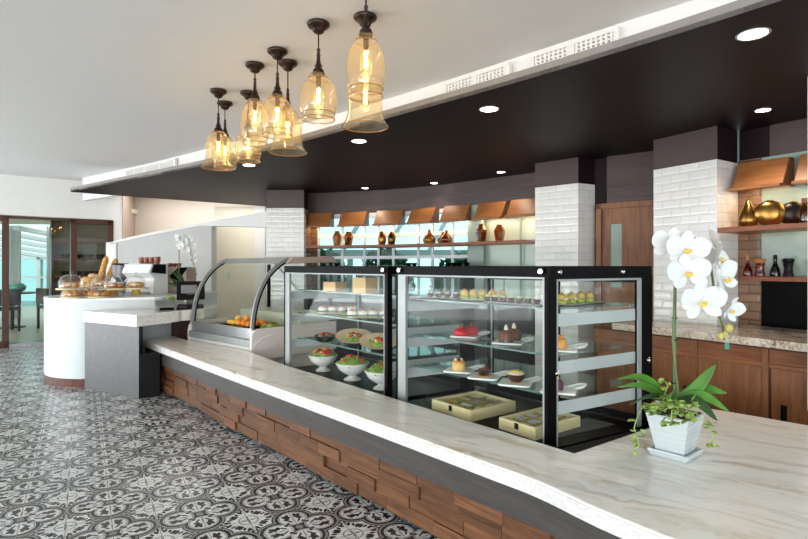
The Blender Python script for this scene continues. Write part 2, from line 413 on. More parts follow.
def thing(name, label, cat, loc=(0, 0, 0), rz=0, group=None):
    o = bpy.data.objects.new(name, None); COL.objects.link(o); o.empty_display_size = .05
    o.location = loc; o.rotation_euler = (0, 0, rz); o['label'] = label; o['category'] = cat
    if group: o['group'] = group
    return o
def tag(o, label, cat, group=None, loc=None, rz=None):
    o['label'] = label; o['category'] = cat
    if group: o['group'] = group
    if loc is not None: o.location = loc
    if rz is not None: o.rotation_euler = (0, 0, rz)
    return o
def struct(o): o['kind'] = 'structure'; return o
def copytree(o, parent=None):
    c = o.copy(); COL.objects.link(c)
    if parent: c.parent = parent
    for ch in list(o.children): copytree(ch, c)
    return c
def dup(o, loc, rz=0, label=None, scale=None, group=None):
    c = copytree(o); c.location = loc; c.rotation_euler = (0, 0, rz)
    if label: c['label'] = label
    if group: c['group'] = group
    if scale: c.scale = (scale,)*3 if not isinstance(scale, tuple) else scale
    return c
def place(proto, spots, used=[]):
    """first spot moves the prototype, the rest copy it; spots = (loc, rz, label[, scale])"""
    out = []
    for i, sp in enumerate(spots):
        loc, rz, label = sp[:3]; sc = sp[3] if len(sp) > 3 else None
        out.append((loc, rz, label, sc))
    res = []
    for i, (loc, rz, label, sc) in enumerate(out[1:]): res.append(dup(proto, loc, rz, label, sc))
    loc, rz, label, sc = out[0]; proto.location = loc; proto.rotation_euler = (0, 0, rz); proto['label'] = label
    if sc: proto.scale = (sc,)*3 if not isinstance(sc, tuple) else sc
    return [proto]+res

# ================================================================== STRUCTURE
CEIL, SOF = 2.75, 2.35
m = MB(); m.prism([(-16, -7), (6, -7), (6, 20), (-16, 20)], -.06, 0); struct(m.build('floor', 'encaustic_tile'))
m = MB(); m.prism([(-12, -7), (5.5, -7), (5.5, 4.6), (2.6, 5.0), (1.85, 5.62), (1.46, 6.12), (.85, 6.70), (.06, 7.32), (-.89, 7.71), (-1.4, 7.84), (-1.95, 8.0), (-2.25, 10.65), (-5.5, 10.65), (-5.1, 9.62), (-12, 4.1)], CEIL, CEIL+.12); struct(m.build('ceiling', 'ceiling_white'))

SE = smoothline([(-4.73, 7.59), (-3.45, 6.62), (-2.12, 5.62), (-1.05, 4.70), (-.03, 3.72), (.508, 3.20), (.995, 2.69), (1.5, 2.11), (2.1, 1.3), (2.6, .4)], 60)
m = MB(); m.prism(SE+[(5.4, .4), (5.4, 9.4), (-2.40, 9.46), (-4.25, 8.0)], SOF, SOF+.025); struct(m.build('soffit_ceiling', 'soffit_dark'))
m = MB(); m.ribbon(SE, .06, SOF+.001, SOF+.062); struct(m.build('trim_1', 'fascia_grey', label='grey edge strip of the dark dropped ceiling'))
CW = smoothline([(-5.3, 8.82), (-3.85, 7.75), (-2.55, 6.72), (-1.2, 5.60), (-.034, 4.54), (.65, 3.86), (1.30, 3.19), (1.684, 2.80), (2.35, 1.95), (2.9, 1.0)], 60)
m = MB(); m.ribbon(CW, .08, SOF+.03, CEIL); struct(m.build('wall_cove', 'wall_white'))

# ---- wall with the glazed partition on the left
pd = Vector((1, .8, 0)).normalized(); p0 = Vector((-6.3, 8.5, 0)); pn = Vector((-pd.y, pd.x, 0))
def pw(s, off=0, z=0): q = p0+pd*s+pn*off; return (q.x, q.y, z)
def pbox(mb, s0, s1, o0, o1, z0, z1):
    mb.hexa([pw(s0, o0, z0), pw(s1, o0, z0), pw(s1, o1, z0), pw(s0, o1, z0)], [pw(s0, o0, z1), pw(s1, o0, z1), pw(s1, o1, z1), pw(s0, o1, z1)]); return mb
m = MB(); pbox(m, -4.5, 1.64, 0, .12, 2.11, CEIL); pbox(m, 1.50, 1.64, 0, .12, 0, 2.11); struct(m.build('wall_left', 'wall_white'))
def partition(n, s0, s1, label, bottom=.10):
    fr = MB()
    for a, b, z0, z1 in ((s0, s0+.09, 0, 2.10), (s1-.09, s1, 0, 2.10), (s0, s1, 2.02, 2.10), (s0, s1, 0, bottom)): pbox(fr, a, b, -.02, .10, z0, z1)
    f = struct(fr.build('window_%d' % n, 'frame_wood')); g = pbox(MB(), s0+.09, s1-.09, .035, .043, bottom, 2.02).build('pane', 'room_pane', f)
    f['label'] = label
    return f
partition(1, .86, 1.50, 'narrow dark-framed glass partition beside the white wall end')
partition(2, -1.3, .02, 'dark-framed glass door leaf at the far left edge')
fr = pbox(MB(), .02, .86, 0, .08, 2.06, 2.10).build('window_3', 'frame_wood'); struct(fr)
pbox(MB(), .02, .86, .03, .04, .05, 2.06).build('pane', 'room_pane', fr); pbox(MB(), .02, .86, .02, .06, 0, .05).build('bottom_rail', 'steel', fr)

m = MB(); m.prism([(-5.02, 9.52), (-5.0, 9.52), (-5.28, 10.5), (-5.4, 10.5)], 0, CEIL); struct(m.build('wall_return', 'wall_taupe'))
m = MB(); m.span((-5.4, 10.5, 0), (-2.3, 10.62, CEIL)); struct(m.build('wall_back', 'wall_beige'))
m = MB(); m.prism([(-2.3, 10.5), (-2.2, 10.6), (-1.86, 7.96), (-1.92, 7.96)], 0, CEIL); struct(m.build('wall_back_return', 'wall_beige'))
# sloping low wall of the stair behind the espresso machine
def sl(x, d, z): return Vector((x, d, z))
A0, A1 = Vector((-4.93, 9.02)), Vector((-2.02, 8.02))
def slope_panel(mb, f0, f1, z0a, z0b, z1a, z1b, o0=0, o1=.12):
    n = V2((A1-A0).normalized()); nn = Vector((-n.y, n.x)); a, b = A0.lerp(A1, f0), A0.lerp(A1, f1)
    q = [(a+nn*o0), (b+nn*o0), (b+nn*o1), (a+nn*o1)]
    mb.hexa([(q[0].x, q[0].y, z0a), (q[1].x, q[1].y, z0b), (q[2].x, q[2].y, z0b), (q[3].x, q[3].y, z0a)],
            [(q[0].x, q[0].y, z1a), (q[1].x, q[1].y, z1b), (q[2].x, q[2].y, z1b), (q[3].x, q[3].y, z1a)]); return mb
def zs(f): return 1.68+.42*f**.85
m = MB()
for k in range(8): slope_panel(m, k/8*.66, (k+1)/8*.66, 0, 0, zs(k/8*.66), zs((k+1)/8*.66))
struct(m.build('wall_stair', 'wall_grey'))
m = MB()
for k in range(10): 
    a, b = k/10, (k+1)/10; w = lambda f: .02 if f < .6 else .02+(f-.6)*.5
    slope_panel(m, a, b, zs(a)-w(a), zs(b)-w(b), zs(a)+.02, zs(b)+.02, -.03, .15)
slope_panel(m, -.03, .04, 0, 0, 1.70, 1.70, -.03, .15)
struct(m.build('trim_2', 'wall_white', label='white coping of the sloping stair wall'))
m = MB(); m.span((-3.3, 9.3, 0), (-2.6, 9.4, 2.34)); struct(m.build('wall_yellow', 'yellow_wall'))
m = MB(); m.span((-2.6, 9.3, 0), (-2.42, 9.46, 2.34)); m.span((-2.2, 9.3, 0), (-2.05, 9.46, 2.34)); struct(m.build('pillar_slim', 'wall_white'))

# ---- tiled pillars
def pillar(name, pts, ztop=2.10):
    o = struct(MB().prism(pts, 0, ztop).build(name, 'white_brick'))
    cx = sum(p[0] for p in pts)/len(pts); cy = sum(p[1] for p in pts)/len(pts)
    ins = [(cx+(p[0]-cx)*.985, cy+(p[1]-cy)*.985) for p in pts]
    MB().prism(ins, ztop, SOF).build('head_block', 'soffit_dark', o)
    MB().ribbon([pts[0], pts[1]], .012, ztop+.004, SOF-.001).build('head_panel', 'band_laminate', o); return o
pillar('pillar_1', [(-1.90, 7.38), (-1.38, 7.38), (-1.38, 7.46), (-1.38, 7.95), (-1.90, 7.95)])
pillar('pillar_2', [(1.34, 5.47), (1.68, 5.16), (1.90, 5.28), (1.75, 5.75)])
pillar('pillar_3', [(2.08, 4.46), (2.34, 4.00), (2.61, 4.18), (2.42, 4.75)])

# ---- curved back wall: laminate band, window, pale glass panels
KC = smoothline([(-1.40, 7.72), (-.894, 7.59), (.063, 7.20), (.849, 6.58), (1.458, 6.0), (1.85, 5.5)], 60)
m = MB(); m.ribbon(KC, .10, 2.04, SOF); struct(m.build('wall_band', 'band_laminate'))
def kpt(px):        # point of the curved wall on a photo column
    best = min(range(len(KC)-1), key=lambda i: abs((KC[i][0]/KC[i][1])*FPX+404-px)); a, b = V2(KC[best]), V2(KC[best+1])
    fa, fb = a.x/a.y*FPX+404, b.x/b.y*FPX+404; f = 0 if abs(fb-fa) < 1e-6 else max(-1, min(2, (px-fa)/(fb-fa)))
    return a.lerp(b, f)
def kseg(px0, px1): 
    out = [kpt(px0+(px1-px0)*k/8) for k in range(9)]; return [tuple(p) for p in out]
wf = MB(); 
wf.ribbon(kseg(318, 470), .08, .86, .92); wf.ribbon(kseg(318, 470), .08, 1.98, 2.04); wf.ribbon(kseg(318, 470), .06, 1.40, 1.44); wf.ribbon(kseg(318, 470), .06, 1.70, 1.75)
for px in (318.5, 342, 364, 378, 393, 418, 432, 452, 469): wf.ribbon([tuple(kpt(px-.9)), tuple(kpt(px+.9))], .03, .9, 2.0)
win = struct(wf.build('window_4', 'exterior_white')); MB().ribbon([tuple(V2(p)+Vector((.01, .03))) for p in kseg(319, 469)], .006, .9, 2.0).build('pane', 'window_pane', win)
m = MB(); m.ribbon(kseg(470, 540), .05, .86, 2.04); struct(m.build('wall_panel', 'pale_panel'))
m = MB(); m.ribbon([tuple(V2(p)-Vector((.05, .06))) for p in kseg(471, 487)], .02, .86, 2.04); struct(m.build('trim_3', 'panel_grey', label='grey-green vertical strip beside the pale glass wall'))
m = MB(); m.ribbon([tuple(V2(p)-Vector((.03, .04))) for p in kseg(521.5, 522.5)], .02, .9, 2.04); struct(m.build('trim_4', 'panel_grey'))
m = MB(); m.ribbon(KC, .10, 0, .86); struct(m.build('wall_dado', 'slate_dark'))
m = MB(); a, b = kpt(304), kpt(318); m.ribbon([tuple(a), tuple(b)], .06, .86, 2.04); struct(m.build('wall_brick_strip', 'brown_brick'))
m = MB(); m.prism([(-1.379, 7.40), (-1.36, 7.40), (-1.33, 7.70), (-1.379, 7.70)], .9, 2.04); struct(m.build('wall_brick_return', 'brown_brick'))

# ---- wall with the timber door between the two right-hand pillars
D0, D1 = Vector((1.87, 5.20)), Vector((2.62, 4.60)); dd = (D1-D0).normalized(); dn = Vector((-dd.y, dd.x))
def dw(s, o): q = D0+dd*s+dn*o; return (q.x, q.y)
def dprism(mb, s0, s1, o0, o1, z0, z1): mb.prism([dw(s0, o0), dw(s1, o0), dw(s1, o1), dw(s0, o1)], z0, z1); return mb
struct(dprism(MB(), .10, .9, 0, .1, 1.90, SOF).build('wall_over_door', 'band_laminate'))
struct(dprism(MB(), -.08, .10, .06, .16, 0, SOF).build('wall_door_side', 'soffit_dark'))
fr = MB(); dprism(fr, .0, .05, -.02, .06, 0, 1.90); dprism(fr, .0, .9, -.02, .06, 1.85, 1.90); door = struct(fr.build('door_1', 'walnut_up'))
lf = MB(); dprism(lf, .05, .125, .01, .05, 0, 1.85); dprism(lf, .235, .9, .01, .05, 0, 1.85); dprism(lf, .125, .235, .01, .05, 0, 1.1); dprism(lf, .125, .235, .01, .05, 1.70, 1.85)
lf.build('door_leaf', 'walnut_up', door); dprism(MB(), .125, .235, .025, .035, 1.1, 1.70).build('vision_pane', 'panel_grey', door)

# ---- niche wall at the right: brown tile strip, then mirror glass
N0 = Vector((2.61, 4.18)); nd = Vector((.55, -.835)).normalized()
def nw(s, o=0): q = N0+nd*s+Vector((-nd.y, nd.x))*o; return (q.x, q.y)
struct(MB().prism([nw(0), nw(.16), nw(.16, .1), nw(0, .1)], 0, 2.12).build('wall_brick_niche', 'brown_brick'))
mr = struct(MB().prism([nw(.16, .01), nw(2.2, .01), nw(2.2, .1), nw(.16, .1)], 1.20, 2.12).build('wall_glass', 'pale_glass'))
struct(MB().prism([nw(.16, .01), nw(2.2, .01), nw(2.2, .1), nw(.16, .1)], 0, 1.19).build('wall_smoked', 'black_gloss'))
struct(MB().prism([nw(.98, -.005), nw(.99, -.005), nw(.99, .02), nw(.98, .02)], 1.2, 2.12).build('trim_5', 'steel'))
struct(MB().prism([nw(.22), nw(2.2), nw(2.2, .1), nw(.22, .1)], 2.12, SOF).build('wall_niche_band', 'band_laminate')); struct(MB().prism([nw(0, .02), nw(.22, .02), nw(.22, .1), nw(0, .1)], 2.12, SOF).build('wall_niche_side', 'soffit_dark'))
struct(MB().prism([(3.82, 2.35), (5.4, 2.35), (5.4, 2.45), (3.76, 2.45)], 0, SOF).build('wall_right', 'wall_white'))
# narrow white jamb at the right edge of the view
struct(MB().prism([(2.235, 2.962), (2.275, 2.935), (2.36, 3.02), (2.32, 3.05)], .5, SOF).build('trim_6', 'wall_white'))

# ---- recessed downlights in the dark ceiling
frame = MB().lathe([(.056, -.001), (.068, -.004), (.070, .0)], caps=False)
dl = thing('downlight', 'x', 'downlight', group='recessed downlights')
frame.build('trim_ring', 'aluminium', dl, True); MB().lathe([(0, -.003), (.058, -.002)], caps=False).build('lens', 'lamp_day', dl)
names = [(753, 34, 'largest recessed downlight, in the dark ceiling near the right edge'), (489, 109, 'recessed downlight in the dark ceiling above the middle glass case'),
         (359, 141, 'recessed downlight in the dark ceiling right of the hanging lamps, below the lone round shade'), (249, 165, 'recessed downlight leftmost in the dark ceiling, below the lamp cluster'),
         (763, 110, 'dim recessed downlight above the wooden lamp hood by the right pillar'), (501, 172, 'small recessed downlight close to the middle tiled pillar, before the curved band'),
         (434, 183, 'small recessed downlight, middle one along the curved wall band'), (365, 188, 'small recessed downlight, left one along the curved wall band')]
for i, (px, py, lb) in enumerate(names):
    d = FPX*(EYE-SOF)/(py-HOR); loc = ((px-404)/FPX*d, d, SOF-.001)
    o = dl if i == 0 else dup(dl, loc); o.location = loc; o['label'] = lb
    if i in (4, 5, 6, 7): o.scale = (.75, .75, 1)
    l = bpy.data.lights.new('downlight_beam', 'SPOT'); l.energy = 5 if i in (5, 6, 7) else 14; l.spot_size = 1.9; l.spot_blend = .7; l.color = (1, .86, .68); l.shadow_soft_size = .05
    lo = bpy.data.objects.new('downlight_beam', l); COL.objects.link(lo); lo.location = (loc[0], loc[1], SOF-.03)
# cove lamps lying on top of the dropped ceiling, washing the main ceiling with warm light
cs = offset(SE[2:-6], .20)
tag(MB().ribbon(cs, .03, SOF+.027, SOF+.04).build('cove_lamp', 'cove_glow'), 'warm cove light strip hidden on the edge of the dropped ceiling', 'lamp')

# ---- air vents in the cove wall
def cw_at(px):
    i = min(range(len(CW)-1), key=lambda i: abs(CW[i][0]/CW[i][1]*FPX+404-px)); return Vector(CW[i]), i
def vent(pxa, pxb, label):
    a, ia = cw_at(pxa); b, ib = cw_at(pxb); c = (a+b)/2; t = (b-a).normalized(); L = (b-a).length
    r = thing('air_vent', label, 'vent', (c.x, c.y, 2.635), math.atan2(t.y, t.x), 'air vents in the white cove wall')
    f = MB(); h = .12
    for x0, x1, z0, z1 in ((-L/2, L/2, -h/2-.025, -h/2), (-L/2, L/2, h/2, h/2+.022), (-L/2, -L/2+.03, -h/2, h/2), (L/2-.03, L/2, -h/2, h/2), (-.02, .02, -h/2, h/2)): f.span((x0, -.05, z0), (x1, -.015, z1))
    f.build('frame', 'grille_white', r); MB().span((-L/2+.02, -.024, -h/2), (L/2-.02, -.018, h/2)).build('backing', 'grille_dark', r)
    s = MB(); n = int(L/.035)
    for k in range(n): x = -L/2+.03+(L-.06)*(k+.5)/n; s.span((x-.008, -.044, -h/2), (x+.008, -.026, h/2))
    for k in range(5): z = -h/2+h*(k+.5)/5; s.span((-L/2+.03, -.040, z-.006), (L/2-.03, -.030, z+.006))
    s.build('grille', 'grille_white', r)
vent(528, 619, 'larger white grille in the cove wall, right end of the row'); vent(448, 519, 'white grille in the cove wall, left neighbour of the larger one')
vent(150, 176, 'small white grille in the cove wall, far left end, nearer the lamps'); vent(127, 146, 'small white grille in the cove wall, farthest left')

# ---- wall shelves
def kfront(px, o): p = kpt(px); q = kpt(px+2); t = (q-p).normalized(); return (p.x+t.y*o, p.y-t.x*o)
sh = [kfront(px, .30) for px in (306, 330, 360, 390, 420, 450, 480, 505, 525, 540)]
shb = [kfront(px, .02) for px in (306, 330, 360, 390, 420, 450, 480, 505, 525, 540)]
tag(MB().prism(sh+shb[::-1], 1.545, 1.582).build('wall_shelf', 'shelf_wood', bevel=.004), 'long curved wooden shelf before the window, carrying amber vases', 'shelf')
tag(MB().prism([(2.31, 3.95), (2.70, 3.30), (3.0, 2.8), (3.20, 2.95), nw(.04, -.01), (2.55, 4.12)], 1.545, 1.582).build('wall_shelf', 'shelf_wood', bevel=.004), 'upper wooden shelf in the right niche, carrying gold vases', 'shelf')
tag(MB().prism([(2.56, 4.10), (3.12, 3.20), (3.25, 3.05), nw(1.3, -.01), nw(.02, -.01)], 1.188, 1.225).build('wall_shelf', 'shelf_wood', bevel=.004), 'lower wooden shelf in the right niche, carrying oil bottles', 'shelf')

# ---- wooden lamp hoods above the shelves
def hood(w):
    r = thing('lamp_hood', 'x', 'lamp', group='wooden lamp hoods above the shelves')
    pr = [(0, .01), (0, .20), (-.07, .20), (-.17, .03), (-.17, .01)]
    for s in (-1, 1):   # cheeks
        b = MB(); x0, x1 = s*w/2, s*(w/2-.018); vs = []
        A = [b.v((x0, y, z)) for y, z in pr]; B = [b.v((x1, y, z)) for y, z in pr]
        b.face(A); b.face(B[::-1])
        for i in range(5): b.face([A[i], B[i], B[(i+1) % 5], A[(i+1) % 5]])
        b.build('cheek_panel', 'walnut', r)
    f = MB(); f.hexa([(-w/2, -.19, .02), (w/2, -.19, .02), (w/2, -.165, .02), (-w/2, -.165, .02)], [(-w/2, -.085, .21), (w/2, -.085, .21), (w/2, -.06, .21), (-w/2, -.06, .21)]); f.build('front_board', 'teak', r, bevel=.002)
    MB().span((-w/2, -.235, 0), (w/2, -.16, .022)).build('lip', 'teak', r, bevel=.003)
    MB().span((-w/2+.03, -.14, .02), (w/2-.03, -.05, .03)).build('lamp_strip', 'shelf_lamp', r)
    MB().span((-w/2, -.07, .192), (w/2, 0, .21)).build('top_board', 'walnut', r)
    return r
h0 = hood(.385); hl = ['first wooden lamp hood from the left-hand tiled pillar', 'second wooden lamp hood from the left-hand tiled pillar', 'third wooden lamp hood from the left, over the golden egg vases',
     'fourth wooden lamp hood from the left, above the curved shelf', 'fifth wooden lamp hood from the left, over the squat amber vases', 'sixth wooden lamp hood from the left, over the faceted amber vases', 'wooden lamp hood cut off by the middle tiled pillar']
spots = []
for px, lb in zip((322, 357, 393, 428, 462, 497, 531), hl):
    p = kpt(px); q = kpt(px+3); t = (q-p).normalized(); b = Vector((p.x+t.y*.02, p.y-t.x*.02, 1.84)); spots.append((b, math.atan2(t.y, t.x), lb))
rz = math.atan2(nd.y, nd.x)
p = nw(.215, -.01); spots.append(((p[0], p[1], 1.86), rz, 'nearest whole wooden lamp hood, beside the right-hand pillar', (.87, 1, 1.05)))
p = nw(.62, -.01); spots.append(((p[0], p[1], 1.86), rz, 'wooden lamp hood cut by the right edge of the view', (.87, 1, 1.05)))
place(h0, spots)
for loc, r, *_ in spots:
    v = Vector((math.sin(r), -math.cos(r), 0))*.10
    area('hood_lamp', Vector(loc)+v+Vector((0, 0, .012)), (0, 0, r), .34, .05, .45, (1, .70, .42))

# ================================================================== COUNTERS
SLAB = smoothline([(-2.835, 5.79), (-2.25, 5.12), (-1.606, 4.38), (-.82, 3.49), (-.25, 2.85), (.313, 2.206), (.495, 1.995), (.64, 1.765), (.775, 1.585)], 80)
SLAB = SLAB[:-1]+[(.775, 1.585), (.83, 1.545), (.92, 1.535)]
back = [(-2.70, 6.08), (-2.62, 6.12), (-2.36, 5.80), (-1.46, 5.03), (-.99, 4.36), (.728, 2.29), (1.20, 2.64), (1.42, 2.82), (1.50, 2.95), (1.50, 3.20), (1.79, 2.94), (2.05, 2.67), (2.7, 1.95), (2.7, 1.56)]
poly = SLAB+back[::-1]
wt = MB().prism(poly, .445, .50).build('marble_worktop', 'marble', bevel=.006)
tag(wt, 'long low white marble worktop with beige veins, in front of the glass cases', 'worktop')
ed = MB(); EO = offset(SLAB, -.006); ed.prism([tuple(p) for p in EO]+[tuple(p) for p in SLAB[::-1]], .44, .492); ed.build('chiselled_edge', 'marble_edge', wt, label='roughly chiselled pale front edge')
fb = thing('counter_base', 'low counter base clad in staggered walnut blocks under a charcoal fascia', 'counter', (-.3, 3.2, 0)); O = Vector((.3, -3.2, 0))
def inb(p, o=O): return (p[0]+o.x, p[1]+o.y)
FA = offset(SLAB, .03); FB = offset(SLAB, .07)
m = MB(); m.prism([inb(p) for p in FA]+[inb(p) for p in FB[::-1]], .305, .444); m.build('fascia', 'charcoal_veneer', fb)
CL = offset(SLAB, .085); C2 = offset(SLAB, .20)
m = MB(); m.prism([inb(p) for p in CL]+[inb(p) for p in C2[::-1]], .03, .44); m.build('carcass', 'frame_wood', fb)
m = MB(); m.prism([inb(p) for p in offset(SLAB, .12)]+[inb(p) for p in C2[::-1]], 0, .03); m.build('kick_plinth', 'slate_dark', fb)
# staggered wooden blocks
P = [V2(p) for p in SLAB]; LL = [0]
for a, b in zip(P, P[1:]): LL.append(LL[-1]+(b-a).length)
def slab_at(s, o):
    s = max(0, min(LL[-1]-1e-4, s)); i = max(j for j in range(len(LL)-1) if LL[j] <= s); t = (P[i+1]-P[i]).normalized(); q = P[i].lerp(P[i+1], (s-LL[i])/(LL[i+1]-LL[i]))
    return Vector((q.x-t.y*o+O.x, q.y+t.x*o+O.y))
m = MB(); rows = 4; zb, zt = .03, .304; rng = random.Random(3)
for r in range(rows):
    z0 = zb+(zt-zb)*r/rows; z1 = zb+(zt-zb)*(r+1)/rows; s = .25-rng.uniform(0, .2)
    while s < LL[-1]-.05:
        L = rng.uniform(.20, .38); e = min(s+L, LL[-1]-.01); o = rng.choice((.062, .068, .074, .080, .058))
        a, b = slab_at(s+.0015, o), slab_at(e-.0015, o); c, d = slab_at(e-.0015, .09), slab_at(s+.0015, .09)
        B = [m.v((q.x, q.y, z0+.001)) for q in (a, b, c, d)]; T = [m.v((q.x, q.y, z1-.001)) for q in (a, b, c, d)]
        u0 = rng.uniform(0, 9)
        m.face([B[0], B[1], T[1], T[0]], [(u0, z0), (u0+L, z0), (u0+L, z1), (u0, z1)]); m.face(B[::-1]); m.face(T)
        m.face([B[1], B[2], T[2], T[1]]); m.face([B[3], B[0], T[0], T[3]])
        s = e
m.build('block_cladding', 'wood_clad', fb)
# supporting body under the wide right-hand end
m = MB(); m.prism([inb(p) for p in [(.86, 1.72), (2.6, 1.68), (2.6, 1.95), (1.95, 2.62), (1.5, 3.05), (1.5, 2.75), (.86, 2.3)]], 0, .44); m.build('end_body', 'slate_dark', fb)

# middle counter: slate-grey front, thick marble top
mb0 = thing('counter_base', 'slate-grey counter end standing between white counter and low marble counter', 'counter', (-2.9, 5.8, 0))
q = lambda x, y: (x+2.9, y-5.8)
MB().prism([q(-3.40, 5.70), q(-2.59, 5.225), q(-2.86, 5.79), q(-2.90, 5.94), q(-3.38, 5.722)], 0, .705).build('body', 'slate_board', mb0)
MB().prism([q(-2.588, 5.228), q(-2.44, 5.345), q(-2.46, 5.40), q(-2.60, 5.40)], .0, .43).build('side_panel', 'slate_black', mb0)
t = MB().prism([(-3.42, 5.70), (-2.60, 5.205), (-2.41, 5.70), (-2.40, 5.78), (-2.25, 6.02), (-2.25, 6.45), (-2.60, 6.55), (-2.72, 6.05), (-2.80, 5.985), (-3.40, 5.715)], .705, .82).build('marble_worktop', 'marble', bevel=.006)
tag(t, 'thick marble worktop under the card terminal and cash register', 'worktop')
MB().prism([(-3.424, 5.694), (-2.60, 5.198), (-2.402, 5.694), (-2.41, 5.70), (-2.60, 5.205), (-3.42, 5.70)], .709, .812).build('veined_edge', 'marble_edge', t)

MB().prism([q(-2.68, 6.16), q(-2.42, 6.00), q(-2.41, 6.03), q(-2.67, 6.20)], .0, .70).build('back_panel', 'dark_wood', mb0)
# curved white counter at the left
cx, cy, R = -3.47, 6.45, .725
arc = [(cx+R*math.cos(a), cy+R*math.sin(a)) for a in [math.radians(180+90*k/16-30*(1-k/16)) for k in range(17)]]
body = arc+[(-3.44, 5.73), (-2.82, 6.015), (-2.77, 6.10), (-2.60, 7.45), (-3.7, 7.5)]
wc = thing('counter_base', 'white rounded counter with brown wooden skirting, carrying breads under domes', 'counter', (cx, cy, 0)); q = lambda p: (p[0]-cx, p[1]-cy)
MB().prism([q(p) for p in body], .09, .925).build('body', 'curve_white', wc, True)
def grow(poly, f): 
    gx = sum(p[0] for p in poly)/len(poly); gy = sum(p[1] for p in poly)/len(poly); return [(gx+(p[0]-gx)*f, gy+(p[1]-gy)*f) for p in poly]
MB().prism([q(p) for p in grow(body, 1.006)], .0, .09).build('skirting', 'kick_brown', wc)
ct = MB().prism(grow(body, 1.012), .925, .95).build('white_worktop', 'white_gloss', bevel=.005); tag(ct, 'thin white top of the rounded counter under the bread display', 'worktop')

# back counter under the curved window, mostly hidden by the cases
kb = [kfront(px, .03) for px in range(335, 531, 15)]; kf = [kfront(px, .62) for px in range(335, 531, 15)]
bc = thing('back_counter', 'dark back counter below the window behind the cases', 'counter', (0, 6.5, 0)); q = lambda p: (p[0], p[1]-6.5)
MB().prism([q(p) for p in kf]+[q(p) for p in kb[::-1]], 0, .84).build('body', 'slate_dark', bc); MB().prism([q(p) for p in [kfront(px, .66) for px in range(335, 531, 15)]]+[q(p) for p in kb[::-1]], .84, .88).build('steel_top', 'steel', bc)

# right back counter: walnut cabinet with sliding doors, granite top
G0, G1 = Vector((1.80, 3.98)), Vector((2.62, 2.62)); gd = (G1-G0).normalized(); gn = Vector((-gd.y, gd.x))
gl = (G1-G0).length
def gw(s, o): q = G0+gd*s+gn*o; return (q.x, q.y)
rzg = math.atan2(gd.y, gd.x)
gt = MB().prism([gw(-.30, 0), gw(gl+.6, 0), gw(gl+.6, .78), gw(.30, .775), gw(.285, .46), gw(-.30, .46)], .80, .85).build('granite_worktop', 'granite', bevel=.004)
tag(gt, 'speckled beige granite worktop on the walnut cabinet by the right pillar', 'worktop')
cab = thing('back_cabinet', 'walnut base cabinet with sliding doors under the granite worktop', 'cabinet', (*G0, 0), rzg)
MB().span((-.5, .04, .0), (gl+.55, .40, .795)).build('body', 'frame_wood', cab)
def cbox(s0, s1, y0, y1, z0, z1, mat, name, par=cab): return MB().span((s0, y0, z0), (s1, y1, z1)).build(name, mat, par, bevel=.002)
cbox(-.5, gl+.55, .035, .06, .70, .785, 'walnut', 'top_rail')
cbox(-.5, gl+.55, .03, .05, .672, .70, 'walnut', 'mid_rail')
for s in (-.02, .335, .78, 1.30): cbox(s, s+.035, .022, .05, .06, .79, 'walnut_up', 'stile')
for i, (s0, s1, y) in enumerate(((-.45, -.03, .02), (.02, .34, .03), (.345, .78, .042), (.83, 1.30, .034), (1.34, 1.9, .04))):
    dr = cbox(s0, s1, y-.005, y+.012, .08, .672, 'walnut_up', 'door')
    hs = {1: s1-.05, 2: s0+.045, 3: s0+.07}.get(i)
    if hs: cbox(hs-.018, hs+.018, y-.009, y+.0, .36, .46, 'black_metal', 'handle', dr)

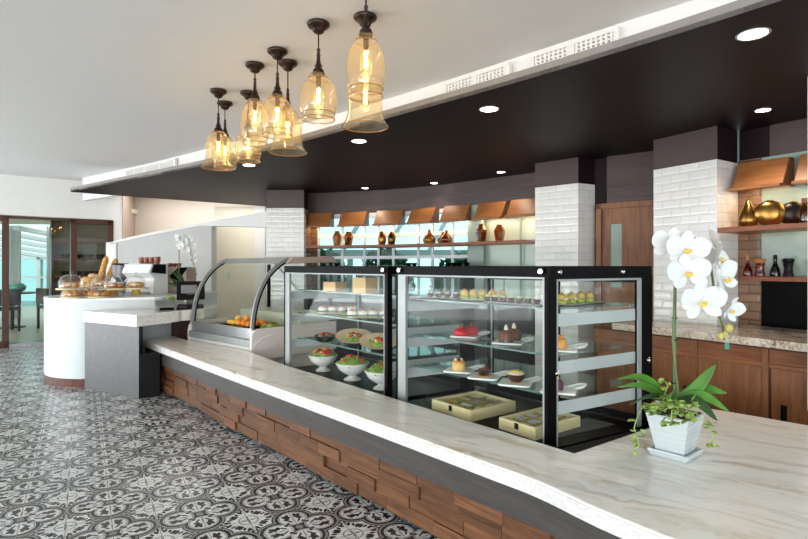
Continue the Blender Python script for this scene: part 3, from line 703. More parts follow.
# ================================================================== PENDANT LAMPS
BARREL = [(.092, 0), (.096, .008), (.098, .020), (.092, .032), (.096, .040), (.100, .050), (.108, .075), (.113, .110), (.110, .160), (.101, .195), (.086, .222), (.070, .240), (.062, .247), (.061, .256), (.058, .268), (.052, .276), (.036, .283)]
BELL = [(.135, 0), (.128, .012), (.114, .035), (.104, .065), (.098, .11), (.098, .16), (.100, .205), (.094, .235), (.080, .258), (.066, .272), (.060, .280), (.058, .290), (.050, .298), (.036, .305)]
def pendant(kind):
    zb = -.585; prof, h, rims = ([(a*.92, b*1.18) for a, b in BARREL], .334, ((.089, .012), (.090, .050), (.057, .295))) if kind == 'tall' else (BARREL, .283, ((.097, .010), (.098, .042), (.062, .250))) if kind == 'barrel' else (BELL, .305, ((.134, .003), (.061, .282)))
    if kind == 'bell': zb = -.645
    r = thing('pendant_lamp', 'x', 'pendant lamp', group='amber glass pendant lamps')
    MB().lathe([(.0, -.002), (.064, -.002), (.068, -.008), (.068, -.016), (.060, -.026), (.044, -.034), (.036, -.046), (.030, -.058), (.014, -.066), (0, -.066)], seg=28).build('canopy', 'bronze', r, True)
    zt = zb+h
    MB().tube([(0, 0, -.06), (0, 0, zt+.12)], .0045, 6).build('rod', 'bronze', r, True)
    MB().lathe([(0, .150), (.008, .148), (.012, .140), (.008, .132), (.009, .118), (.013, .108), (.010, .100), (.012, .070), (.018, .050), (.024, .044), (.018, .036), (.022, .030), (.030, .022), (.034, .010), (.036, -.008), (.030, -.012), (0, -.012)], (0, 0, zt), 20).build('turned_fitting', 'bronze', r, True)
    s = MB().lathe([(a, b) for a, b in prof], (0, 0, zb), 36, caps=False).build('glass_shade', 'amber_glass', r, True, label='mottled amber glass shade')
    for rr, z in rims: MB().torus((0, 0, zb+z), rr, .0025, 32, 6).build('glass_rim', 'amber_rim', s, True)
    MB().lathe([(0, .04), (.014, .04), (.015, .0), (.013, -.03), (0, -.03)], (0, 0, zt-.05), 14).build('socket', 'bronze', r, True)
    b = MB().lathe([(.012, 0), (.016, -.02), (.024, -.055), (.026, -.085), (.018, -.112), (0, -.125)], (0, 0, zt-.07), 16, caps=False).build('bulb', 'bulb_glass', r, True)
    f = MB()
    f.tube([Vector((.010*math.cos(k*1.9), .010*math.sin(k*1.9), zt-.085-.075*(k % 2)-.002*k)) for k in range(9)], .0022, 5)
    f.build('filament', 'filament', b, True)
    l = bpy.data.lights.new('bulb_light', 'POINT'); l.energy = .55; l.color = (1, .76, .46); l.shadow_soft_size = .03
    lo = bpy.data.objects.new('bulb_light', l); COL.objects.link(lo); lo.parent = r; lo.location = (0, 0, zt-.135)
    return r
pb, pl, pt_ = pendant('barrel'), pendant('bell'), pendant('tall')
place(pt_, [((-.197, 2.77, CEIL), .3, 'nearest pendant lamp, its amber barrel shade largest of all, canopy above the picture'),
            ((-1.07, 3.84, CEIL), 2.7, 'tall amber barrel pendant lamp just left of the barrel and bell pair')])
place(pb, [
           ((-.51, 3.19, CEIL), 1.0, 'lone pendant lamp with a round amber shade, hanging apart from its neighbours'),
           ((-.849, 3.59, CEIL), 2.0, 'amber barrel pendant lamp hanging before a flared bell shade, mid row'),
           ((-1.297, 4.46, CEIL), 3.3, 'amber barrel pendant lamp seen underneath the one before it, canopy mostly hidden'),
           ((-1.586, 4.74, CEIL), 4.1, 'farthest pendant lamp, half hidden behind the leftmost bell shade')])
place(pl, [((-.225, 3.10, CEIL), .4, 'bell pendant lamp whose flared amber shade shows below the nearest barrel shade'),
           ((-.825, 3.80, CEIL), 1.4, 'bell pendant lamp with flared amber shade behind the mid row barrel'),
           ((-1.53, 4.41, CEIL), 2.2, 'leftmost pendant lamp, a flared amber bell shade')])

# ================================================================== GLASS DISPLAY CASES
FR = Vector((.675, 2.47, 0)); FD = Vector((-.646, .763, 0)).normalized(); SD = Vector((.857, .514, 0)); UP = Vector((0, 0, 1))
def fpx(px):           # where a photo column meets the cases' common front line
    k = (px-404)/FPX; t = (FR.x-k*FR.y)/(k*FD.y-FD.x); return FR+FD*t
class Case:
    def __init__(s, name, label, A, B, depth):
        s.A, s.B = A, B; s.L = (B-A).length; s.f = (B-A).normalized(); s.d = depth
        s.r = thing(name, label, 'display case', tuple(A)); s.n = Vector((-s.f.y, s.f.x, 0))
    def p(s, u, v, z): return s.f*u+SD*v+UP*z           # local: u along the front, v into the depth
    def w(s, u, v, z): return s.A+s.p(u, v, z)
    def blk(s, mb, u0, u1, v0, v1, z0, z1):
        mb.hexa([s.p(u0, v0, z0), s.p(u1, v0, z0), s.p(u1, v1, z0), s.p(u0, v1, z0)], [s.p(u0, v0, z1), s.p(u1, v0, z1), s.p(u1, v1, z1), s.p(u0, v1, z1)]); return mb
    def part(s, name, mat, *blks, parent=None, bevel=0, label=None):
        mb = MB()
        for b in blks: s.blk(mb, *b)
        return mb.build(name, mat, parent or s.r, bevel=bevel, label=label)
def knob(case, u, v, z, dirv):
    q = Vector((0, 0, 1)).rotation_difference(dirv).to_matrix().to_4x4()
    MB().lathe([(0, 0), (.006, 0), (.006, .008), (.013, .009), (.015, .014), (.013, .020), (0, .022)], tuple(case.p(u, v, z)), 18, q).build('knob', 'chrome', case.r, True)
def glass_case(name, label, A, B, depth, shelves, side_view):
    c = Case(name, label, A, B, depth); L, D = c.L, depth
    c.part('base_cabinet', 'black_gloss', (0, L, 0, D, 0.0, .42)); c.part('deck', 'black_gloss', (.005, L-.005, .005, D-.005, .42, .452))
    c.part('top_panel', 'black_gloss', (0, L, 0, D, 1.247, 1.30), bevel=.003)
    c.part('silver_post', 'aluminium', (0.012, .085, .004, .020, .45, 1.247)); c.part('post', 'black_gloss', (0, .012, 0, .03, .42, 1.247))
    c.part('post', 'black_gloss', (L-.032, L, 0, .035, .42, 1.247)); c.part('post', 'black_gloss', (0, .03, D-.03, D, .42, 1.247)); c.part('post', 'black_gloss', (L-.03, L, D-.10, D, .42, 1.247))
    c.part('front_frame', 'aluminium', (L-.044, L-.034, .003, .014, .45, 1.24), (.085, L-.034, .003, .014, 1.238, 1.247))
    c.part('front_pane', 'pane', (.085, L-.03, .006, .012, .45, 1.24)); c.part('side_pane', 'pane', (L-.012, L-.006, .035, D-.10, .45, 1.24)); c.part('side_pane', 'pane', (.006, .012, .035, D-.03, .45, 1.24))
    # sliding rear doors
    for k, (u0, u1, o) in enumerate(((.03, L*.53, .0), (L*.47, L-.03, .02))):
        v0 = D-.06+o
        fr = c.part('rear_door', 'black_metal', (u0, u0+.035, v0, v0+.015, .46, 1.247), (u1-.035, u1, v0, v0+.015, .46, 1.247), (u0, u1, v0, v0+.015, .46, .50), (u0, u1, v0, v0+.015, 1.21, 1.247))
        c.part('pane', 'pane', (u0+.035, u1-.035, v0+.005, v0+.010, .50, 1.21), parent=fr); c.part('door_edge', 'aluminium', (u0+.036, u0+.046, v0-.004, v0, .50, 1.21), parent=fr)
    for z in shelves:
        sh = c.part('glass_shelf', 'shelf_glass', (.06, L-.03, .09, D-.10, z-.009, z-.001))
        c.part('front_edge', 'shelf_edge', (.06, L-.03, .085, .0905, z-.010, z-.0005), parent=sh)
        for u0 in (.014, L-.022): c.part('bracket_plate', 'grey_plate', (u0, u0+.008, .03, D-.12, z-.085, z-.025), parent=sh, label='grey side plate')
    for u, v, z in side_view.get('front_knobs', ()): knob(c, u, 0, z, Vector((c.f.y, -c.f.x, 0)))
    for v, z in side_view.get('side_knobs', ()): knob(c, L, v, z, SD)
    return c
SH1, SH2 = (1.11, .92, .71), (1.10, .875, .685)
A1_, B1_ = fpx(284), fpx(387.5); A2_, B2_ = fpx(396), FR.copy()
c1 = glass_case('glass_display_case', 'left square black-framed glass case with salads, sushi and boxes', A1_, B1_, .70, SH1, {'front_knobs': ((1.35, 0, 1.275),)})
c2 = glass_case('glass_display_case', 'right square black-framed glass case with cakes and tea boxes', A2_, B2_, .76, SH2,
                {'front_knobs': ((.045, 0, 1.275), (1.08, 0, 1.275)), 'side_knobs': ((.045, 1.272), (.50, 1.272), (.03, .80), (.71, .80))})
L2 = c2.L
c2.part('side_frame', 'aluminium', (L2-.002, L2+.004, .040, .047, .46, 1.235), (L2-.002, L2+.004, .040, .66, 1.228, 1.238), (L2-.002, L2+.004, .635, .665, .46, 1.235))
c2.part('side_border', 'black_gloss', (L2-.01, L2+.001, 0, .040, .42, 1.25), (L2-.01, L2+.001, .665, .76, .42, 1.25), (L2-.01, L2+.001, .04, .665, 1.238, 1.25))
c2.part('air_grille', 'slate_board', (L2-.26, L2-.10, .12, .60, .452, .456))
MB().hexa(*[[Vector((x, y, z))-A2_ for x, y in ((.70, 2.345), (1.185, 2.66), (1.30, 2.83), (.69, 2.46))] for z in (.40, .452)]).build('plinth_shelf', 'black_gloss', c2.r)

# ---- curved deli case
E0, E1 = Vector((-2.34, 5.82, 0)), Vector((-1.46, 5.05, 0)); ef = (E1-E0).normalized(); en = Vector((.659, .753, 0)); EL = (E1-E0).length
r3 = thing('deli_display_case', 'white refrigerated case with curved glass front and silver top', 'display case', tuple(E0))
def ep(u, v, z): return ef*u+en*v+UP*z
def ew(u, v, z): return E0+ep(u, v, z)
def eblk(mb, u0, u1, v0, v1, z0, z1):
    mb.hexa([ep(u0, v0, z0), ep(u1, v0, z0), ep(u1, v1, z0), ep(u0, v1, z0)], [ep(u0, v0, z1), ep(u1, v0, z1), ep(u1, v1, z1), ep(u0, v1, z1)]); return mb
def epart(name, mat, *bl, bevel=0, parent=None):
    mb = MB()
    for b in bl: eblk(mb, *b)
    return mb.build(name, mat, parent or r3, bevel=bevel)
ARC = []
for k in range(15):
    t = k/14; a, b, c_, d = Vector((.055, .70)), Vector((.07, .99)), Vector((.20, 1.27)), Vector((.47, 1.355))
    ARC.append(a*(1-t)**3+b*3*t*(1-t)**2+c_*3*t*t*(1-t)+d*t**3)
epart('base_body', 'case_white', (0, EL, .02, 1.05, 0.0, .56)); epart('bumper', 'aluminium', (0.0, EL, -.005, .03, .53, .60), bevel=.01)
epart('front_rail', 'steel', (0, EL, .03, .06, .60, .70)); epart('deck', 'black_metal', (.02, EL-.02, .06, .62, .62, .665)); epart('deck_edge', 'black_gloss', (.02, EL-.02, .06, .085, .665, .69))
epart('rear_worktop', 'yellow_sheet', (.02, EL-.02, .62, 1.05, .56, .80))
def arcwall(mb, u, w, o0, o1):
    """curved rib between two offsets of the glass line"""
    n = len(ARC); rows = []
    for i, q in enumerate(ARC):
        t = (ARC[min(i+1, n-1)]-ARC[max(i-1, 0)]).normalized(); nn = Vector((t.y, -t.x)); a = q+nn*o0; b = q+nn*o1
        rows.append([mb.v(ep(u, a.x, a.y)), mb.v(ep(u+w, a.x, a.y)), mb.v(ep(u+w, b.x, b.y)), mb.v(ep(u, b.x, b.y))])
    for A, B in zip(rows, rows[1:]):
        for k in range(4): mb.face([A[k], A[(k+1) % 4], B[(k+1) % 4], B[k]])
    mb.face(rows[0]); mb.face(rows[-1][::-1]); return mb
for u in (0, EL-.022):
    arcwall(MB(), u, .022, -.004, -.036).build('arched_rib', 'aluminium', r3, True); arcwall(MB(), u-.004, .030, .010, -.006).build('rib_gasket', 'black_metal', r3, True)
arcwall(MB(), .02, EL-.04, .004, -.002).build('curved_pane', 'pane', r3, True)
for u in (.004, EL-.01):
    mb = MB(); pts = [ep(u, q.x+.03, q.y) for q in ARC]+[ep(u, 1.0, 1.35), ep(u, 1.0, .70)]
    pt2 = [p+ef*.006 for p in pts]; a = [mb.v(p) for p in pts]; b = [mb.v(p) for p in pt2]; mb.face(a[::-1]); mb.face(b)
    for i in range(len(a)): j = (i+1) % len(a); mb.face([a[i], a[j], b[j], b[i]])
    mb.build('side_pane', 'pane', r3)
top = MB(); top.hexa([ep(-.01, .40, 1.325), ep(EL+.01, .40, 1.325), ep(EL+.01, 1.08, 1.345), ep(-.01, 1.08, 1.345)], [ep(-.01, .46, 1.385), ep(EL+.01, .46, 1.385), ep(EL+.01, 1.04, 1.405), ep(-.01, 1.04, 1.405)])
top.build('top_housing', 'aluminium', r3, bevel=.012); ec = MB(); ec.hexa([ep(EL+.01, .40, 1.325), ep(EL+.03, .42, 1.325), ep(EL+.03, 1.07, 1.34), ep(EL+.01, 1.08, 1.345)], [ep(EL+.01, .46, 1.385), ep(EL+.03, .48, 1.38), ep(EL+.03, 1.02, 1.40), ep(EL+.01, 1.04, 1.405)]); ec.build('end_cap', 'wall_taupe', r3, bevel=.006)
epart('light_strip', 'lamp_strip', (.10, EL-.10, .50, .54, 1.318, 1.328)); epart('rear_post', 'black_metal', (0, .03, 1.0, 1.03, .56, 1.345)); epart('rear_post', 'black_metal', (EL-.03, EL, 1.0, 1.03, .56, 1.345))
st = MB(); st.tube([ep(EL-.25, .46, 1.33), ep(EL-.05, .60, 1.06)], .012, 6); st.build('glass_strut', 'steel', r3, True)
for u in (-.035, EL):
    mb = MB(); pr = [(.0, .40), (.0, .60), (.01, .655), (.04, .69), (.09, .70), (1.06, .70), (1.06, .40)]
    a = [mb.v(ep(u, x, z)) for x, z in pr]; b = [mb.v(ep(u+.035, x, z)) for x, z in pr]; mb.face(a[::-1]); mb.face(b)
    for i in range(len(a)): j = (i+1) % len(a); mb.face([a[i], a[j], b[j], b[i]])
    e = mb.build('end_panel', 'case_white', r3, bevel=.006)
    sd = u if u < 0 else u+.035
    mb = MB(); mb.tube([ep(sd, x, z) for x, z in ((.01, .52), (.05, .57), (.12, .61), (.25, .635), (.45, .645), (1.0, .645))], .004, 5); mb.build('moulded_line', 'wall_white', e, True)
lg = MB(); lg.lathe([(0, 0), (.05, 0), (.05, .004), (.042, .006), (0, .006)], tuple(ep(.02, .47, 1.19)), 24, Vector((0, 0, 1)).rotation_difference(-Vector((.75, .5, 0)).normalized()).to_matrix().to_4x4() @ Matrix.Diagonal((1.15, .75, 1, 1))).build('oval_badge', 'panel_grey', r3, True)

# ================================================================== FOOD AND DISHES
def pebble(c, r, sq=1.0, jit=0): return c
# ---- deli case: fruit, salad
pan = thing('food_pan', 'steel pan with oranges and lemons inside the curved case', 'pan', tuple(ew(.66, .30, .667)), math.atan2(ef.y, ef.x))
def tray_mesh(lx, ly, h, t=.006): 
    m = MB(); m.span((-lx/2, -ly/2, 0), (lx/2, ly/2, t)); m.span((-lx/2, -ly/2, t), (-lx/2+t, ly/2, h)); m.span((lx/2-t, -ly/2, t), (lx/2, ly/2, h)); m.span((-lx/2+t, -ly/2, t), (lx/2-t, -ly/2+t, h)); m.span((-lx/2+t, ly/2-t, t), (lx/2-t, ly/2, h)); return m
tray_mesh(.46, .42, .025).build('tray', 'black_metal', pan); MB().span((-.24, -.215, .022), (-.228, .215, .030)).build('rim', 'steel', pan)
def fruit(lemon):
    m = MB(); m.ball((0, 0, .034), (.034, .034, .034) if not lemon else (.042, .028, .028), 14, 10)
    r = m.build('lemon' if lemon else 'orange', 'lemon_fruit' if lemon else 'orange_fruit', smooth=True)
    MB().lathe([(0, .004), (.004, .003), (.005, 0)], (0, 0, .0665) if not lemon else (.0, 0, .061), 8).build('stem_end', 'leaf_dark', r)
    return r
of, lf_ = fruit(False), fruit(True); rng = random.Random(11)
fo = []; fl = []
for j in range(3):
    for i in range(5):
        u, v = .50+i*.085, .20+j*.08; (fl if i < 2 else fo).append((ew(u, v, .674), rng.uniform(0, 6)))
fo.append((ew(.74, .24, .725), 1)); fo.append((ew(.79, .30, .725), 2)); fl.append((ew(.58, .25, .718), 1))
tag(of, 'orange in the fruit pile of the curved case', 'orange', 'oranges in the curved case'); tag(lf_, 'yellow lemon in the fruit pile of the curved case', 'lemon', 'lemons in the curved case')
place(of, [(p, a, 'orange in the fruit pile of the curved case') for p, a in fo]); place(lf_, [(p, a, 'yellow lemon in the fruit pile of the curved case') for p, a in fl])

def salad_mesh(r, h, n, rng, size=.03):
    m = MB()
    for k in range(n):
        a = rng.uniform(0, 2*PI); q = r*math.sqrt(rng.random()); z = h*(1-(q/r)**2)*rng.uniform(.6, 1.1)
        R = Matrix.Translation((q*math.cos(a), q*math.sin(a), z)) @ Matrix.Rotation(rng.uniform(0, 6), 4, 'Z') @ Matrix.Rotation(rng.uniform(-.9, .9), 4, 'X')
        s = size*rng.uniform(.6, 1.2); g = []
        for i in range(4): g.append([R @ Vector((s*(j/3-.5)*(1-abs(i/3-.4)), s*(i/3-.5), .006*math.sin(i*2+j*2.4+k)+.3*s*(j/3-.5)**2)) for j in range(4)])
        m.sheet(g)
    return m
def salad(name, label, loc, r, h, n, bits, seed, parent=None):
    rng = random.Random(seed); o = thing(name, label, 'salad', loc)
    b = MB().lathe([(0, -.02), (r*.8, -.012), (r, 0), (r*.85, h*.35), (r*.5, h*.7), (0, h*.8)], seg=16).build('lettuce_heap', 'lettuce', o, True)
    salad_mesh(r, h, n, rng).build('lettuce', 'lettuce', o, kind='stuff')
    for mat, nm, cnt, s in bits:
        for k in range(cnt):
            a = rng.uniform(0, 2*PI); q = r*.75*math.sqrt(rng.random()); z = h*(1-(q/r)**2)*.9+.006
            MB().ball((q*math.cos(a), q*math.sin(a), z), (s, s*.8, s*.7), 8, 6, Matrix.Rotation(rng.uniform(0, 6), 4, 'Z')).build(nm, mat, o, True)
    return o
salad('mixed_salad', 'pink and green salad in the curved case beside the fruit', tuple(ew(1.04, .32, .69)), .10, .05, 60, (('red_glaze', 'radish', 5, .014),), 4)

# ---- left square case
def deeper(p, k): return Vector((p[0]*k, p[1]*k, p[2]))
def carton(lx, ly, h, name, label, p, rz):
    r = thing(name, label, 'box', tuple(p), rz)
    MB().span((-lx/2, -ly/2, 0), (lx/2, ly/2, h)).build('carton_body', 'cardboard', r, bevel=.002); MB().span((-lx/2-.001, -ly/2-.001, h-.016), (lx/2+.001, ly/2+.001, h+.001)).build('lid', 'cardboard', r, bevel=.0015)
a45 = math.atan2(c1.f.y, c1.f.x)
p = deeper(on(335, 291.5, SH1[0]), 1.025); carton(.13, .12, .068, 'cardboard_box', 'low brown cardboard box on the top glass shelf', p, a45+.2)
p = deeper(on(365, 293.8, SH1[0]), 1.03); carton(.13, .12, .108, 'cardboard_box', 'tall brown cardboard box on the top glass shelf', p, a45+.15)
def leafplate(label, p, rz):
    r = thing('leaf_plate', label, 'plate', tuple(p), rz)
    rows = []
    for i in range(9):
        t = i/8; w = .085*math.sin(PI*(.12+.8*t))**.6; rows.append([Vector((-.19+.38*t, w*(c-2)/2, .006+.016*((c-2)/2)**2+.02*(t-.5)**2)) for c in range(5)])
    MB().sheet(rows).build('leaf_dish', 'green_leaf_plate', r, True, solid=.006)
    MB().tube([(-.19, 0, .012), (0, 0, .008), (.2, 0, .014)], .004, 6).build('midrib', 'leaf_dark', r, True); return r
def sushi(mat_top):
    r = thing('sushi_roll', 'x', 'sushi')
    MB().lathe([(0, 0), (.021, 0), (.024, .004), (.024, .026), (.021, .031), (0, .031)], seg=14).build('rice', 'rice', r, True)
    MB().lathe([(0, .031), (.010, .031), (.012, .036), (0, .040)], seg=10).build('topping', mat_top, r, True)
    MB().lathe([(.0245, .009), (.0247, .010), (.0247, .015), (.0245, .016)], seg=14, caps=False).build('nori_band', 'nori', r); return r
su = sushi('salmon')
pl1 = on(340, 314.5, SH1[1]); pl2 = deeper(on(368, 320.5, SH1[1]), 1.03); ang = a45+.95
pl1.x -= .02
leafplate('green leaf-shaped plate with sushi, left one on the middle shelf', pl1, ang); leafplate('green leaf-shaped plate with sushi, right one on the middle shelf', pl2, ang)
spots = []
for P_, lb, g in ((pl1, 'white sushi roll on the left green leaf plate', 0), (pl2, 'white sushi roll on the right green leaf plate', 1)):
    for i in range(4):
        for j in range(2):
            q = Vector(((i-1.5)*.075, (j-.5)*.073, .013)); q.rotate(Matrix.Rotation(ang, 3, 'Z')); spots.append((Vector(P_)+q, i, lb, g))
objs = place(su, [(a, b, c, 1.48) for a, b, c, g in spots])
for o, (_, _, _, g) in zip(objs, spots): o['group'] = ('sushi rolls on the left leaf plate', 'sushi rolls on the right leaf plate')[g]
bw = thing('black_bowl', 'black bowl holding red and purple salad on the lowest glass shelf', 'bowl', tuple(on(325, 342, SH1[2])))
MB().lathe([(0, 0), (.035, 0), (.06, .012), (.08, .040), (.084, .052), (.080, .052), (.074, .040), (.05, .016), (0, .012)], seg=28).build('bowl_body', 'black_gloss', bw, True); MB().torus((0, 0, .052), .082, .0025, 28, 6).build('rim', 'slate_board', bw, True)
salad('bean_salad', 'red and purple salad filling the black bowl', tuple(on(325, 342, SH1[2])+Vector((0, 0, .042))), .066, .024, 14, (('tomato', 'tomato_piece', 7, .012), ('lip_yellow', 'corn_kernel', 3, .006), ('radicchio', 'radicchio_piece', 6, .014)), 5)
def ovalplate(label, p, rz, sl, tilt):
    r = thing('oval_plate', label, 'plate', tuple(p)); Mx = Matrix.Rotation(rz, 4, 'Z') @ Matrix.Rotation(tilt, 4, 'X') @ Matrix.Diagonal((1.08, .86, 1, 1))
    MB().lathe([(0, 0), (.06, .001), (.09, .012), (.125, .030), (.127, .033), (.122, .033), (.088, .018), (.055, .008), (0, .007)], (0, 0, .045), 36, Mx).build('plate_body', 'wicker_plate', r, True)
    MB().lathe([(.055, 0), (.05, .012), (.045, .05)], (0, 0, 0), 20).build('stand_ring', 'black_metal', r, True)
    q = Vector(p)+Vector((0, 0, .055)); s = salad('tomato_salad', sl, tuple(q), .062, .030, 26, (('tomato', 'tomato_piece', 9, .013), ('pepper', 'pepper_piece', 3, .009), ('feta', 'feta_cube', 4, .008)), int(abs(p[0])*1000)); s.rotation_euler = (Mx.to_euler().x*.9, 0, rz)
ovalplate('tilted pale oval plate with tomato salad, next to the black bowl', on(354, 345.5, SH1[2]), .15, 'tomato and leaf salad on the oval plate next to the black bowl', .40)
ovalplate('tilted pale oval plate with tomato salad, partly behind the case post', deeper(on(379, 353, SH1[2]), 1.02), .1, 'tomato and leaf salad on the oval plate partly behind the case post', .40)
def footbowl(label, p, R, sl, bits, seed, n):
    r = thing('footed_bowl', label, 'bowl', tuple(p))
    k = R/.12
    MB().lathe([(0, 0), (.062*k, 0), (.060*k, .008), (.032*k, .024), (.028*k, .034), (.06*k, .050), (.10*k, .082), (.12*k, .125), (.115*k, .125), (.094*k, .088), (.05*k, .058), (0, .052)], seg=36).build('bowl_body', 'white_ceramic', r, True)
    MB().torus((0, 0, .125), .1175*k, .004, 36, 6).build('rim', 'white_ceramic', r, True)
    salad('green_salad', sl, (p[0], p[1], p[2]+.115), R*.9, .06*k, n, bits, seed)
B0 = .4525
footbowl('white footed salad bowl, leftmost on the case floor', on(323, 370.5, B0), .118, 'lettuce and tomato salad in the leftmost footed bowl', (('tomato', 'tomato_piece', 10, .018), ('pepper', 'pepper_piece', 6, .014), ('feta', 'feta_cube', 4, .010)), 21, 50)
footbowl('white footed salad bowl, middle one on the case floor', on(352.5, 379.5, B0), .126, 'leafy green salad in the middle footed bowl', (('tomato', 'tomato_piece', 6, .018), ('lip_yellow', 'corn_kernel', 5, .007)), 22, 110)
footbowl('white footed salad bowl, rightmost and partly behind the case post', on(382, 388.5, B0), .120, 'green salad in the rightmost footed bowl', (('tomato', 'tomato_piece', 7, .016),), 23, 100)

# ---- right square case: plates and cakes
rzc = math.atan2(c2.f.y, c2.f.x)
def boardplate(label, p, rz):
    r = thing('serving_plate', label, 'plate', tuple(p), rz, 'white square plates with a handle')
    m = MB(); w = .083; pts = []
    for sx, sy in ((1, 1), (-1, 1), (-1, -1), (1, -1)):
        a0 = math.atan2(sy, sx)-PI/4
        for k in range(5): a = a0+PI/2*k/4; pts.append((sx*(w-.02)+.02*math.cos(a), sy*(w-.02)+.02*math.sin(a)))
    m.prism(pts, .0, .010); m.build('plate_body', 'white_ceramic', r, bevel=.003)
    h = MB(); pp = [(w-.02, w-.045), (w-.045, w-.02)]; 
    h.tube([(w-.02, w-.05, .006), (w+.025, w-.015, .014), (w+.035, w+.02, .02), (w+.005, w+.018, .018), (w-.05, w-.02, .006)], .0085, 8); h.build('handle', 'white_ceramic', r, True)
    return r
def cake(kind, label, p, rz=0):
    r = thing({'red': 'red_mousse_cake', 'dome': 'chocolate_dome_cake', 'tart': 'layered_sponge_cake', 'cup': 'chocolate_cup_dessert', 'bowl': 'glazed_chocolate_tartlet', 'orange': 'orange_glazed_cake', 'berry': 'berry_mousse_cake'}[kind], label, 'cake', tuple(p), rz)
    z = 0
    if kind == 'red':
        MB().lathe([(0, 0), (.040, 0), (.046, .008), (.046, .022), (.040, .036), (.024, .046), (0, .048)], seg=24).build('mousse', 'red_glaze', r, True); MB().tube([(0, 0, .046), (.006, .003, .062), (.014, .004, .07)], [.003, .002, .001], 5).build('garnish', 'caramel', r, True)
    if kind == 'dome':
        MB().lathe([(0, 0), (.042, 0), (.042, .016), (0, .016)], seg=24).build('cake_base', 'chocolate', r, True); MB().lathe([(.040, .016), (.042, .026), (.038, .048), (.026, .062), (0, .068)], seg=24).build('mousse_dome', 'choc_mid', r, True)
        MB().lathe([(.010, .064), (.012, .074), (.004, .094), (0, .096)], seg=10).build('cream_tip', 'cream', r, True)
    if kind == 'tart':
        MB().lathe([(0, 0), (.038, 0), (.038, .040), (0, .040)], seg=24).build('sponge', 'cake', r, True); MB().lathe([(0, .052), (.034, .052), (.038, .046), (.0385, .040), (0, .040)], seg=24).build('glaze', 'caramel', r, True)
        for k in range(4): MB().ball((.016*math.cos(k*1.6), .016*math.sin(k*1.6), .058), .010, 8, 6).build('topping', 'chocolate' if k % 2 else 'cream', r, True)
    if kind == 'cup':
        MB().lathe([(0, 0), (.026, 0), (.034, .034), (.030, .034), (.024, .024), (0, .022)], seg=20).build('cup', 'chocolate', r, True); MB().ball((.006, 0, .034), (.022, .02, .012), 10, 6).build('filling', 'choc_mid', r, True); MB().ball((.02, 0, .05), .008, 8, 6).build('berry', 'chocolate', r, True)
        MB().lathe([(0, 0), (.044, 0), (.044, .002), (0, .002)], seg=20).build('biscuit', 'caramel', r)
    if kind == 'bowl':
        MB().lathe([(0, 0), (.024, 0), (.042, .020), (.046, .042), (.042, .042), (0, .036)], seg=24).build('shell', 'chocolate', r, True); MB().lathe([(.044, .040), (.046, .044), (.034, .054), (0, .058)], seg=24).build('cream_top', 'cream', r, True); MB().ball((0, -.006, .056), (.024, .020, .008), 12, 6).build('fruit_glaze', 'pepper', r, True)
        MB().lathe([(0, 0), (.032, 0), (.032, .002), (0, .002)], seg=20).build('biscuit', 'caramel', r)
    if kind == 'orange':
        MB().lathe([(0, 0), (.042, 0), (.042, .040), (.036, .048), (0, .050)], seg=24).build('cake_body', 'caramel', r, True)
        for k in range(5): MB().ball((.018*math.cos(k*1.26), .018*math.sin(k*1.26), .056), .010, 8, 6).build('topping', 'feta' if k % 2 else 'orange_fruit', r, True)
    if kind == 'berry':
        MB().lathe([(0, 0), (.036, 0), (.038, .030), (.030, .044), (0, .048)], seg=24).build('mousse', 'radicchio', r, True); MB().ball((0, 0, .054), (.016, .016, .012), 10, 6).build('cream_top', 'lip_yellow', r, True)
    return r
TP = .0105
def up(p, dz=TP): return Vector((p[0], p[1], p[2]+dz))
p = on(466, 336.5, SH2[1]); boardplate('white handled plate with two red cakes, upper glass shelf', p, rzc+.5)
cake('red', 'glossy red mousse cake, front one of the pair', up(p)+Vector((-.035, -.035, 0))); cake('red', 'glossy red mousse cake, rear one of the pair', up(p)+Vector((.035, .045, 0)))
p = on(509, 343, SH2[1]); boardplate('white handled plate with two chocolate domes', p, rzc+.5)
cake('dome', 'brown chocolate dome cake, front one of the pair', up(p)+Vector((-.022, -.030, 0))); cake('dome', 'brown chocolate dome cake, rear one of the pair', up(p)+Vector((.036, .045, 0)), 1)
p = on(460, 371, SH2[2]); boardplate('white handled plate under the tall sponge cake', p, rzc+.5); cake('tart', 'round sponge cake with caramel glaze and cherries', up(p)+Vector((-.01, -.01, 0)))
p = deeper(on(485, 379, SH2[2]), 1.015); boardplate('white handled plate under the small chocolate cup', p, rzc+.5); cake('cup', 'small dark chocolate cup dessert on a biscuit', up(p)+Vector((-.005, 0, 0)))
p = deeper(on(516, 385.5, SH2[2]), 1.015); boardplate('white handled plate under the cream-topped chocolate tartlet', p, rzc+.5); cake('bowl', 'dark chocolate tartlet with cream and yellow glaze', up(p))
p = on(561, 350, SH2[1]); boardplate('white handled plate under the orange cake, seen through the side pane', p, rzc+.5); cake('orange', 'orange glazed cake with white bits near the corner post', up(p)+Vector((-.015, 0, 0)))
p = on(559, 391, SH2[2]); boardplate('white handled plate under the berry cake, seen through the side pane', p, rzc+.5); cake('berry', 'dark berry mousse cake with yellow cream top', up(p)+Vector((-.015, 0, 0)))
